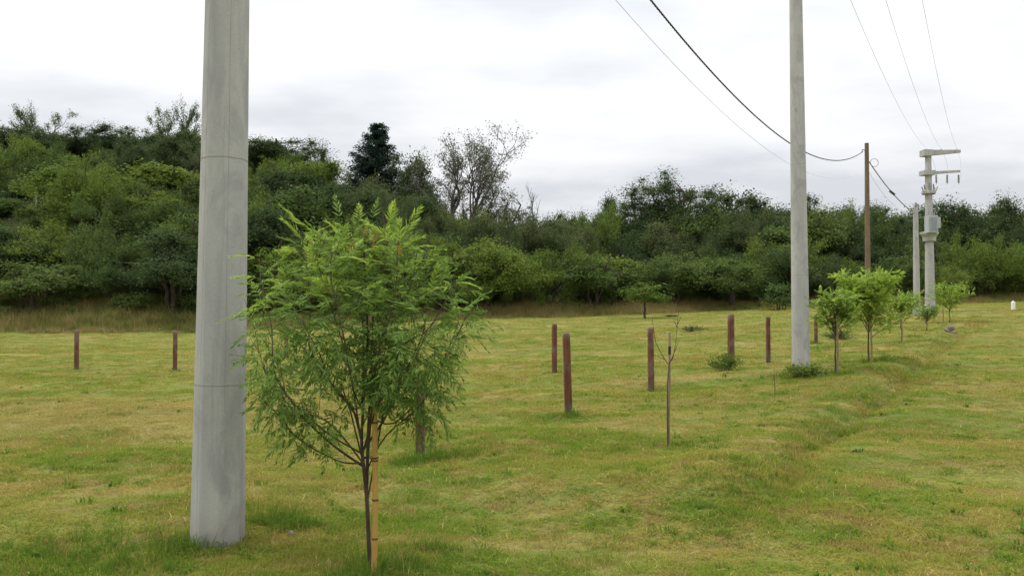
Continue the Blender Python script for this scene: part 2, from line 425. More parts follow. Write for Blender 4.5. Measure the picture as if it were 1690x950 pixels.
def build_ground():
    def axis(lo, mid0, mid1, hi, fine, grow):
        a = list(np.arange(mid0, mid1, fine)); s = fine
        up = [mid1]
        while up[-1] < hi: s *= grow; up.append(up[-1] + s)
        s = fine; dn = []
        q = mid0
        while q > lo: s *= grow; q -= s; dn.append(q)
        return np.array(dn[::-1] + a + up)
    xs = axis(-330, -7, 14, 330, 0.10, 1.035)
    ys = axis(-40, 3.5, 22, 420, 0.10, 1.03)
    X, Y = np.meshgrid(xs, ys)
    Z = ground_h(X, Y)
    V = np.stack([X, Y, Z], -1).reshape(-1, 3)
    nx, ny = len(xs), len(ys)
    i = np.arange(ny - 1)[:, None] * nx + np.arange(nx - 1)[None, :]
    Fq = np.stack([i, i + 1, i + nx + 1, i + nx], -1).reshape(-1, 4)
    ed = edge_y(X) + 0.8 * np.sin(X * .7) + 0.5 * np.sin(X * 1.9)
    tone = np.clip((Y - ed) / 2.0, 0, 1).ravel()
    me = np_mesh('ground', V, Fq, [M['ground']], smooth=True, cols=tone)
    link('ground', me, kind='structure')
build_ground()

# ------------------------------------------------------------------ grass (stuff)
def blades_mesh(name, mat, n, rad, hmin, hmax, wid, lean, seed):
    rs = np.random.RandomState(seed)
    r = rad * np.sqrt(rs.rand(n)); a = rs.rand(n) * 6.283
    bx, by = r * np.cos(a), r * np.sin(a)
    h = rs.uniform(hmin, hmax, n) * (0.7 + 0.6 * rs.rand(n)); w_ = wid * rs.uniform(.6, 1.3, n)
    d = rs.rand(n) * 6.283; ln = lean * h * rs.uniform(.2, 1.5, n)
    px_, py_ = -np.sin(d) * w_ / 2, np.cos(d) * w_ / 2
    z0 = np.full(n, -0.015)
    V = np.stack([
        np.stack([bx - px_, by - py_, z0], -1), np.stack([bx + px_, by + py_, z0], -1),
        np.stack([bx + np.cos(d) * ln * .35 + px_ * .8, by + np.sin(d) * ln * .35 + py_ * .8, h * .6], -1),
        np.stack([bx + np.cos(d) * ln * .35 - px_ * .8, by + np.sin(d) * ln * .35 - py_ * .8, h * .6], -1),
        np.stack([bx + np.cos(d) * ln, by + np.sin(d) * ln, h * np.clip(1.15 - .3 * ln / h, .45, 1)], -1)], 1).reshape(-1, 3)
    b = np.arange(n)[:, None] * 5
    T3 = np.concatenate([b + [0, 1, 2], b + [0, 2, 3], b + [3, 2, 4]], 1).reshape(-1, 3)
    return np_mesh(name, V, T3, [mat])

def gn_scatter(name, pts, rot, scl, idx, protos, label, cat):
    me = bpy.data.meshes.new(name); n = len(pts)
    me.vertices.add(n); me.vertices.foreach_set('co', np.asarray(pts, np.float32).ravel())
    a = me.attributes.new('rot', 'FLOAT_VECTOR', 'POINT'); a.data.foreach_set('vector', np.asarray(rot, np.float32).ravel())
    a = me.attributes.new('scl', 'FLOAT_VECTOR', 'POINT'); a.data.foreach_set('vector', np.asarray(scl, np.float32).ravel())
    a = me.attributes.new('idx', 'INT', 'POINT'); a.data.foreach_set('value', np.asarray(idx, np.int32))
    me.update()
    o = link(name, me, label=label, cat=cat, kind='stuff')
    col = bpy.data.collections.new(name + '_blades')
    for k, p in enumerate(protos):
        q = bpy.data.objects.new('%s_tuft_%02d' % (name, k), p); col.objects.link(q)
    g = bpy.data.node_groups.new(name + '_scatter', 'GeometryNodeTree')
    g.interface.new_socket('Geometry', in_out='INPUT', socket_type='NodeSocketGeometry')
    g.interface.new_socket('Geometry', in_out='OUTPUT', socket_type='NodeSocketGeometry')
    T = NT(g)
    gi = T.n('NodeGroupInput'); go = T.n('NodeGroupOutput')
    ci = T.n('GeometryNodeCollectionInfo'); ci.inputs['Collection'].default_value = col
    ci.inputs['Separate Children'].default_value = True; ci.inputs['Reset Children'].default_value = True
    def attr(nm, ty):
        x = T.n('GeometryNodeInputNamedAttribute', data_type=ty); x.inputs['Name'].default_value = nm
        return x.outputs['Attribute']
    ip = T.n('GeometryNodeInstanceOnPoints')
    ip.inputs['Pick Instance'].default_value = True
    g.links.new(gi.outputs[0], ip.inputs['Points']); g.links.new(ci.outputs[0], ip.inputs['Instance'])
    g.links.new(attr('idx', 'INT'), ip.inputs['Instance Index'])
    g.links.new(attr('rot', 'FLOAT_VECTOR'), ip.inputs['Rotation'])
    g.links.new(attr('scl', 'FLOAT_VECTOR'), ip.inputs['Scale'])
    g.links.new(ip.outputs[0], go.inputs[0])
    o.modifiers.new('scatter', 'NODES').node_group = g
    return o

def vnoise(x, y, f, seed):
    rs = np.random.RandomState(seed); out = 0
    for k in range(7):
        a = rs.rand() * 6.283; ff = f * rs.uniform(.6, 1.7)
        out = out + np.sin((x * math.cos(a) + y * math.sin(a)) * ff + rs.rand() * 6.283)
    return out / 7 * 1.6

def mown_grass():
    rs = np.random.RandomState(11)
    P = []
    bands = [(3.9, 7.0, 300), (7.0, 11, 180), (11, 17, 95), (17, 27, 42), (27, 42, 18), (42, 66, 7)]
    for y0, y1, dens in bands:
        xl0, xl1 = -0.66 * y1 - .4, 0.66 * y1 + .4
        n = int((xl1 - xl0) * (y1 - y0) * dens)
        y = rs.uniform(y0, y1, n); x = rs.uniform(xl0, xl1, n)
        k = (np.abs(x) < 0.66 * y + .4) & (y < edge_y(x) + 1.5)
        P.append(np.stack([x[k], y[k]], -1))
    P = np.concatenate(P); x, y = P[:, 0], P[:, 1]
    thin = vnoise(x, y, 1.6, 13) * .6 + vnoise(x * .5, y, 3.5, 14) * .6
    k = rs.rand(len(P)) < np.clip(.95 - .75 * thin, .25, 1); P = P[k]; x, y = P[:, 0], P[:, 1]; n = len(P)
    z = ground_h(x, y)
    lush = vnoise(x, y, 2.2, 3) * .5 + vnoise(x, y, 6, 4) * .5
    d, sg, t, tot = seg_dist(x, y, DITCH)
    hs = np.clip(0.52 + 0.68 * lush, .25, 1.5) * np.where((sg < 0) & (d < 9), .72, 1) + 0.5 * np.exp(-(d / .35) ** 2)
    far = np.interp(y, [4, 10, 40, 66], [1, 1.25, 2.8, 4.2])
    s = np.stack([far * rs.uniform(.85, 1.2, n), far * rs.uniform(.85, 1.2, n), hs * rs.uniform(.8, 1.25, n) * np.interp(y, [4, 40], [1, 1.2])], -1)
    rot = np.stack([rs.normal(0, .08, n), rs.normal(0, .08, n), rs.rand(n) * 6.283], -1)
    protos = [blades_mesh('grass_tuft', M['blade'], 40, .10, .016, .050, .0046, 1.15, 100 + k) for k in range(6)]
    protos += [blades_mesh('seed_stalk', M['stalk'], 5, .08, .13, .26, .0030, .45, 150), blades_mesh('broad_weed', M['lush'], 12, .05, .03, .07, .020, 1.3, 151)]
    idx = rs.randint(0, 6, n); u = rs.rand(n); idx = np.where((u < .006) & (y < 30), 6, idx); idx = np.where((u > .988) & (y < 25), 7, idx)
    s = np.where((idx >= 6)[:, None], np.stack([np.ones(n), np.ones(n), rs.uniform(.5, 1.1, n)], -1), s)
    gn_scatter('grass', np.stack([x, y, z], -1), rot, s, idx, protos, 'short mown lawn grass with straw patches covering the field', 'grass')
mown_grass()

# taller lush grass: (px, py, spread m, count, height scale)
def lush_grass():
    rs = np.random.RandomState(21); P = []; S = []
    spots = [(250, 915, .40, 120, .75), (330, 900, .22, 50, .8), (470, 862, .26, 110, .85), (380, 905, .2, 20, .5), (130, 905, .45, 80, .6),
             (30, 925, .4, 60, .8), (640, 935, .26, 60, .8), (720, 905, .26, 60, .65), (600, 950, .2, 30, 1.0), (715, 757, .30, 90, 1.0), (770, 748, .3, 50, .6), (672, 765, .2, 40, .9),
             (937, 686, .28, 55, .9), (905, 690, .2, 15, .6), (1075, 648, .2, 14, .6), (1103, 735, .3, 30, .55), (1150, 733, .4, 50, .5),
             (1320, 618, .55, 130, 1.1), (1375, 618, .5, 60, .8), (1437, 597, .6, 80, .9), (1487, 566, .6, 60, .9), (1267, 600, .25, 16, .7),
             (914, 616, .5, 30, .8), (480, 590, .5, 20, .5), (127, 610, .6, 30, .7), (290, 612, .7, 40, .9), (1515, 555, .8, 50, .9), (1532, 545, .9, 50, .9), (1555, 533, 1.0, 50, .9),
             (1278, 652, .25, 18, .7), (1345, 567, .5, 40, 1.0), (1145, 543, 1.1, 60, .8), (1350, 575, .6, 40, .8),
             (1260, 790, .35, 60, .5), (1210, 800, .4, 50, .45), (1120, 880, .5, 50, .45), (860, 830, .5, 40, .4), (980, 880, .5, 40, .4), (540, 880, .3, 20, .5), (1650, 510, 2, 40, .8)]
    for px, py, sp, n, hs in spots:
        c = ground_at(px, py)
        n = int(n * .8); x = c.x + rs.normal(0, sp * .8, n); y = c.y + rs.normal(0, sp * .6, n)
        P.append(np.stack([x, y], -1)); S.append(.95 * hs * rs.uniform(.6, 1.25, n) * np.exp(-((x - c.x) ** 2 + (y - c.y) ** 2) / (sp * 1.5) ** 2))
    # fringe along the ditch bank
    D = np.array(DITCH); 
    for k in range(600):
        i = rs.randint(0, len(D) - 1); t = rs.rand(); p = D[i] * (1 - t) + D[i + 1] * t
        P.append((p + rs.normal(0, .22, 2) + np.array([-.12, .05]))[None]); S.append(np.array([rs.uniform(.2, .42)]))
    P = np.concatenate(P); S = np.concatenate(S); n = len(P)
    z = ground_h(P[:, 0], P[:, 1])
    s = np.stack([np.maximum(S, .6), np.maximum(S, .6), S], -1)
    rot = np.stack([rs.normal(0, .12, n), rs.normal(0, .12, n), rs.rand(n) * 6.283], -1)
    protos = [blades_mesh('lush_tuft', M['lush'], 16, .09, .05, .17, .0075, 1.0, 200 + k) for k in range(5)]
    gn_scatter('tall_grass', np.stack([P[:, 0], P[:, 1], z], -1), rot, s, rs.randint(0, 5, n), protos, 'lush taller grass left uncut around the poles, posts and saplings', 'grass')
lush_grass()

def edge_grass():
    rs = np.random.RandomState(31)
    n = 9000
    x = rs.uniform(-50, 52, n); ed = edge_y(x)
    off = rs.gamma(1.6, 4.0, n) - .3
    y = ed + off
    k = (np.abs(x) < .70 * y) & (off < 22); x, y, off = x[k], y[k], off[k]; n = len(x)
    dry = vnoise(x, y, .45, 8) + rs.normal(0, .3, n) - .25
    idx = np.where(dry > 0, rs.randint(0, 3, n), rs.randint(3, 6, n))
    hs = np.clip(.35 + off * .28, .3, 1.25) * rs.uniform(.7, 1.2, n) * (0.8 + .3 * vnoise(x, y, .3, 9))
    hs = np.maximum(hs, .25)
    z = ground_h(x, y)
    rot = np.stack([rs.normal(0, .1, n), rs.normal(0, .1, n), rs.rand(n) * 6.283], -1)
    protos = [blades_mesh('dry_tuft', M['dry'], 60, .35, .45, .95, .016, .5, 300 + k) for k in range(3)]
    protos += [blades_mesh('rough_tuft', M['rough'], 60, .38, .35, .70, .018, .6, 310 + k) for k in range(3)]
    gn_scatter('dry_grass', np.stack([x, y, z], -1), rot, np.stack([np.maximum(hs, .7), np.maximum(hs, .7), hs], -1), idx, protos,
               'tall tawny dry grass growing along the foot of the scrub', 'dry grass')
edge_grass()

# ------------------------------------------------------------------ trees: generators
def rnd_unit(rs, n):
    v = rs.normal(size=(n, 3)); return v / (np.linalg.norm(v, axis=1)[:, None] + 1e-9)
def leaf_cards(C, rs, size, aspect=.55, upbias=.5, out=None, outb=.6, droop=None):
    """diamond leaves, slightly folded, centred on C (n,3)"""
    n = len(C)
    N = rnd_unit(rs, n); N[:, 2] += upbias
    if out is not None: N = N + out * outb
    N /= np.linalg.norm(N, axis=1)[:, None] + 1e-9
    A = rnd_unit(rs, n)
    if droop is not None: A = A + np.array(droop)[None]
    A = A - (A * N).sum(1)[:, None] * N; A /= np.linalg.norm(A, axis=1)[:, None] + 1e-9
    B = np.cross(N, A)
    s = size * rs.uniform(.6, 1.35, n)[:, None]; b = s * aspect
    V = np.stack([C - A * s * .5, C + B * b * .5 + N * s * .06, C + A * s * .5, C - B * b * .5 + N * s * .06], 1).reshape(-1, 3)
    return V, np.arange(n * 4).reshape(-1, 4)
def bez(p0, p1, p2, n):
    t = np.linspace(0, 1, n)[:, None]
    return (1 - t) ** 2 * p0 + 2 * t * (1 - t) * p1 + t * t * p2

def dome_tree(seed, H, Rr, zb, stems, clumps, cr, per, leaf, flat=.75, lumps=.35, hollow=.45, lean=0.0, gap=0.0, upb=.5, tr=.10, barem='bark', leafm='leaf_mid'):
    """spreading tree: several stems, limbs reaching every leaf clump, crown of uneven clumps. Returns (trunk mesh, crown mesh), height H, radius Rr"""
    rs = np.random.RandomState(seed)
    cz = zb + (H - zb) * .42
    k1 = rs.normal(size=(6, 3)) * 2.2; ph = rs.rand(6) * 6.28
    D = rnd_unit(rs, clumps * 3); D = D[D[:, 2] > -.72][:clumps]
    lump = np.sin(D @ k1.T + ph).mean(1)
    if gap > 0:
        keep = lump > np.quantile(lump, gap); D = D[keep]; lump = lump[keep]
    rr = (hollow + (1 - hollow) * rs.rand(len(D)) ** .55) * (1 - lumps * .5 + lumps * 1.1 * lump)
    up = np.where(D[:, 2] > 0, H - cz - cr * .5, cz - zb)
    C = np.stack([D[:, 0] * (Rr - cr * .6), D[:, 1] * (Rr - cr * .6), D[:, 2] * up], -1) * rr[:, None]
    C[:, 2] += cz; C[:, 0] += lean * C[:, 2]
    wood = MB(); tips = []
    for k in range(stems):
        a = 6.283 * k / stems + rs.rand() * 1.2
        rr0 = Rr * rs.uniform(.15, .45) if stems > 1 else Rr * .06
        b0 = np.array([math.cos(a) * .12 * (stems > 1), math.sin(a) * .12 * (stems > 1), -.25])
        p2 = np.array([math.cos(a) * rr0 + lean * H * .6, math.sin(a) * rr0, zb + (H - zb) * rs.uniform(.45, .7)])
        p1 = np.array([math.cos(a) * rr0 * .3 + rs.normal(0, .12), math.sin(a) * rr0 * .3 + rs.normal(0, .12), p2[2] * .55])
        q = bez(b0, p1, p2, 9); q[1:-1] += rs.normal(0, .03 * Rr / 2, (7, 3))
        wood.tube(q, np.linspace(tr, tr * .35, 9), 7)
        tips.append(q[3:])
    T_ = np.concatenate(tips)
    for c in C:
        dd = np.linalg.norm(T_ - c, axis=1) + (T_[:, 2] > c[2]) * 2.0
        s0 = T_[np.argmin(dd)]
        m = (s0 + c) / 2 + np.array([0, 0, .12 * np.linalg.norm(c - s0)]) + rs.normal(0, .08, 3)
        wood.tube(bez(s0, m, c, 5), np.linspace(tr * .32, tr * .07, 5), 4, cap=False)
    Vs = []; n0 = []
    for c in C:
        f_ = rs.uniform(.5, 1.55); n = int(per * f_ ** 1.6); g = rnd_unit(rs, n) * np.where(np.abs(q_ := rs.normal(0, .60, n)) < 1.15, np.abs(q_), rs.rand(n))[:, None] * cr * f_
        g[:, 2] *= flat; Vs.append(c + g)
        o = (c - np.array([lean * c[2], 0, cz])); o /= np.linalg.norm(o) + 1e-6
        n0.append(np.repeat(o[None], n, 0))
    V, Fq = leaf_cards(np.concatenate(Vs), rs, leaf, .6, upb, np.concatenate(n0), .6)
    return wood.mesh('trunk', M[barem], True), np_mesh('crown', V, Fq, [M[leafm]])

def grow_tree(seed, H, levels, spread, leaf=None, per=0, leafm='leaf_grey', barem='bark_grey', tr=.2, first=.3, kids=(4, 4, 4), lenf=.62, upward=.35, droop=0.0, cr=.3, trunks=1, side=None, tilt=.28):
    """true branching tree with leaves only round its outer twigs"""
    rs = np.random.RandomState(seed); wood = MB(); tw = []
    def go(p, d, ln, r, lv):
        n = 7 if lv == 0 else 5
        pts = [p]; q = p.copy(); dd = d.copy()
        for k in range(n - 1):
            dd = dd + rs.normal(0, .16, 3) + np.array([0, 0, (upward if lv < levels - 1 else upward * .4 - droop) * .22]); dd /= np.linalg.norm(dd)
            q = q + dd * ln / (n - 1); pts.append(q.copy())
        pts = np.array(pts)
        wood.tube(pts, np.linspace(r, r * .5, n), 7 if lv == 0 else (5 if lv < 2 else 3), cap=False)
        if lv >= levels:
            tw.append(pts[1:]); return
        nk = kids[min(lv, len(kids) - 1)]
        for k in range(nk):
            t = rs.uniform(first if lv == 0 else .25, 1.0) if k else 1.0
            f = t * (n - 1); i = min(int(f), n - 2); s = pts[i] + (pts[i + 1] - pts[i]) * (f - i)
            ax = rnd_unit(rs, 1)[0]; tdir = (pts[i + 1] - pts[i]); tdir /= np.linalg.norm(tdir)
            ax -= ax @ tdir * tdir; ax /= np.linalg.norm(ax)
            sp = spread * rs.uniform(.7, 1.25) if k else spread * .35
            nd = tdir * math.cos(sp) + ax * math.sin(sp); nd[2] = nd[2] * .85 + .1
            go(s, nd / np.linalg.norm(nd), ln * lenf * rs.uniform(.75, 1.2), r * (.5 + .15 * rs.rand()) if k else r * .55, lv + 1)
    for k in range(trunks):
        d0 = np.array([0, 0, 1.0]) if trunks == 1 and side is None else np.array([-.12, .05, 1.0]) if side is not None and k == 0 else np.array([math.cos(k * 6.283 / trunks + seed) * tilt, math.sin(k * 6.283 / trunks + seed) * tilt, 1.0])
        if side is not None and k == 1: d0 = np.array(side, float)
        go(np.array([0.1 * k, 0, -.2]), d0 / np.linalg.norm(d0), H * (.42 if levels > 1 else .7) * (1 if k == 0 else .95), tr * (1 if k == 0 else .75), 0)
    V = np.concatenate(wood.v); zmax = V[:, 2].max(); f = H / zmax
    for a in wood.v: a *= f
    tr_me = wood.mesh('trunk', M[barem], True)
    cr_me = None
    if leaf:
        P = np.concatenate(tw) * f; C = np.repeat(P, per, 0) + rnd_unit(rs, len(P) * per) * (rs.rand(len(P) * per) ** .6)[:, None] * cr
        Vv, Fq = leaf_cards(C, rs, leaf, .5, .2, None, 0, (0, 0, -.6 * (droop > 0)))
        cr_me = np_mesh('crown', Vv, Fq, [M[leafm]])
    return tr_me, cr_me

def pine_tree(seed, H, Rr):
    rs = np.random.RandomState(seed); wood = MB()
    z = np.linspace(-.3, H * .97, 12); wood.tube(np.stack([rs.normal(0, .04, 12), rs.normal(0, .04, 12), z], -1), np.linspace(.26, .03, 12), 8)
    Cs = []; Os = []
    t = .14
    while t < 1.0:
        rad = Rr * (1 - t) ** .8 * min(1, .55 + t * 2.2) + .18
        nb = max(4, int(9 * (1 - t) + 3))
        for k in range(nb):
            a = rs.rand() * 6.283; ln = rad * rs.uniform(.65, 1.12)
            p0 = np.array([0, 0, t * H]); p2 = p0 + np.array([math.cos(a) * ln, math.sin(a) * ln, ln * (.30 + .45 * t) + rs.normal(0, .25)])
            p1 = (p0 + p2) / 2 + np.array([0, 0, -.10 * ln])
            q = bez(p0, p1, p2, 6); wood.tube(q, np.linspace(.05, .012, 6), 4, cap=False)
            for i in range(2, 6):
                n = int(40 * (.6 + .5 * i / 5)); g = rnd_unit(rs, n) * (rs.rand(n) ** .5)[:, None] * (.30 + .20 * ln / 2)
                g[:, 2] *= .75; g[:, 2] += .06
                Cs.append(q[i] + g); Os.append(np.repeat((q[5] - q[3])[None], n, 0))
        t += .027
    V, Fq = leaf_cards(np.concatenate(Cs), rs, .24, .32, .3, np.concatenate(Os), .2)
    return wood.mesh('trunk', M['bark'], True), np_mesh('crown', V, Fq, [M['needle']])

# prototypes: name -> list of (trunk, crown, height, diameter, object name)
PROTO = {}
def reg(key, name, me, H, W):
    PROTO.setdefault(key, []).append((me[0], me[1], H, W, name))
for k in range(3):                                   # grown branch by branch
    reg('scrub', 'scrub_tree', grow_tree(210 + k, 4.6, 3, .72, .115, 19, 'leaf_mid', 'bark', .085, .22, (5, 4, 4), .66, .25, .05, .36, 3, None, .55), 4.6, 5)
    reg('bright', 'scrub_tree', grow_tree(220 + k, 4.4, 3, .75, .115, 19, 'leaf_bright', 'bark', .085, .22, (5, 4, 4), .66, .22, .05, .36, 3, None, .6), 4.4, 5)
    reg('dark', 'evergreen_tree', grow_tree(230 + k, 7.0, 3, .68, .135, 30, 'leaf_dark', 'bark', .14, .25, (5, 4, 4), .64, .30, 0, .56, 3, None, .42), 7, 6.8)
    reg('olive', 'olive_green_tree', grow_tree(240 + k, 4.8, 3, .70, .108, 21, 'leaf_olive', 'bark', .085, .2, (5, 4, 4), .64, .3, 0, .36, 3, None, .5), 4.6, 4.8)
reg('scrub', 'scrub_tree', dome_tree(13, 4.6, 2.5, .95, 4, 62, .55, 240, .112, .8, .9, .42, leafm='leaf_mid', tr=.085), 4.2, 5.2)
reg('bright', 'scrub_tree', dome_tree(23, 4.4, 2.4, .9, 4, 60, .52, 240, .112, .75, .9, .42, leafm='leaf_bright', tr=.085), 4.2, 5.0)
for k in range(3): reg('dark', 'evergreen_tree', dome_tree(33 + k, 7.0, 3.4, .8, 3, 78, .80, 300, .13, .85, .85, .42, leafm='leaf_dark', tr=.16), 7.0, 6.8)
reg('olive', 'olive_green_tree', dome_tree(43, 4.8, 2.4, .5, 3, 62, .52, 230, .108, .85, .8, .45, leafm='leaf_olive', tr=.09), 4.6, 4.8)
for k in range(2):
    reg('open', 'open_crowned_tree', dome_tree(50 + k, 10.5, 3.6, 3.0, 5, 62, 1.0, 330, .13, .7, .75, .55, gap=.15, upb=.6, leafm='leaf_dark', tr=.14), 10.5, 7.2)
    reg('bush', 'bush', dome_tree(60 + k, 1.9, 1.5, .1, 4, 40, .40, 150, .10, .8, .7, .4, leafm='leaf_mid', tr=.04), 1.9, 3.0)
    reg('grey', 'grey_leaved_tree', dome_tree(70 + k, 7.0, 3.2, 1.0, 4, 80, .62, 85, .115, .75, .6, .5, leafm='leaf_grey', barem='bark_grey', tr=.12), 7.0, 6.4)
reg('edge', 'scrub_tree', dome_tree(80, 4.6, 2.8, .8, 2, 64, .64, 260, .112, .8, .4, .5, leafm='leaf_mid', tr=.13), 4.6, 5.6)
reg('edge', 'scrub_tree', dome_tree(83, 4.6, 2.8, 1.0, 1, 64, .64, 260, .112, .8, .4, .5, lean=-.32, leafm='leaf_mid', tr=.15), 4.6, 5.6)
reg('edgeb', 'scrub_tree', dome_tree(85, 4.8, 2.9, 1.1, 1, 66, .66, 280, .112, .8, .4, .5, leafm='leaf_bright', tr=.16), 4.8, 5.8)
reg('small', 'young_tree', dome_tree(92, 3.0, 1.6, .9, 1, 50, .42, 70, .11, .7, .6, .45, leafm='leaf_bright', tr=.06), 3.0, 3.2)
reg('sparse', 'sparse_tree', grow_tree(105, 11, 4, .62, .135, 6, 'leaf_grey', 'bark_grey', .17, .6, (4, 4, 3, 3), .62, .40, .25, .46, 3, None, .34), 11, 11)
reg('airy', 'airy_tree', grow_tree(111, 7, 3, .55, .15, 12, 'leaf_mid', 'bark_grey', .14, .4, (5, 4, 4), .6, .4, 0, .45, 2), 7, 6)
reg('bare', 'bare_tree', grow_tree(121, 7, 3, .45, None, 0, tr=.085, first=.3, kids=(6, 5, 4), lenf=.55, upward=.7), 7, 4.5)
reg('pine', 'pine_tree', pine_tree(131, 12, 3.1), 12, 6.2)
for key, lst in PROTO.items():                       # measured size, so that trees can be fitted to what the photo shows
    for i, (a, b, H, W, nm) in enumerate(lst):
        me = b or a; co = np.empty(len(me.vertices) * 3, np.float32); me.vertices.foreach_get('co', co); co = co.reshape(-1, 3)
        lo, hi = np.percentile(co[:, 0], [1, 99])
        lst[i] = (a, b, float(np.percentile(co[:, 2], 99.7)), float(hi - lo), nm, float((lo + hi) / 2))

def put_tree(key, var, x, y, height, width, rotz, label, cat, group=None):
    a, b, H, W, nm, cx = PROTO[key][var % len(PROTO[key])]
    r = link(nm, None, loc=(x, y, gh(x, y) - .05), label=label, cat=cat, group=group)
    r.empty_display_size = .3
    r.rotation_euler = (0, 0, rotz); sx = width / W
    k = .86 + .3 * ((x * 7.3 + y * 3.1) % 1.0)
    r.scale = (sx * k, sx / k, height / H)
    link('trunk', a, r)
    if b is not None: link('crown', b, r)
    return r

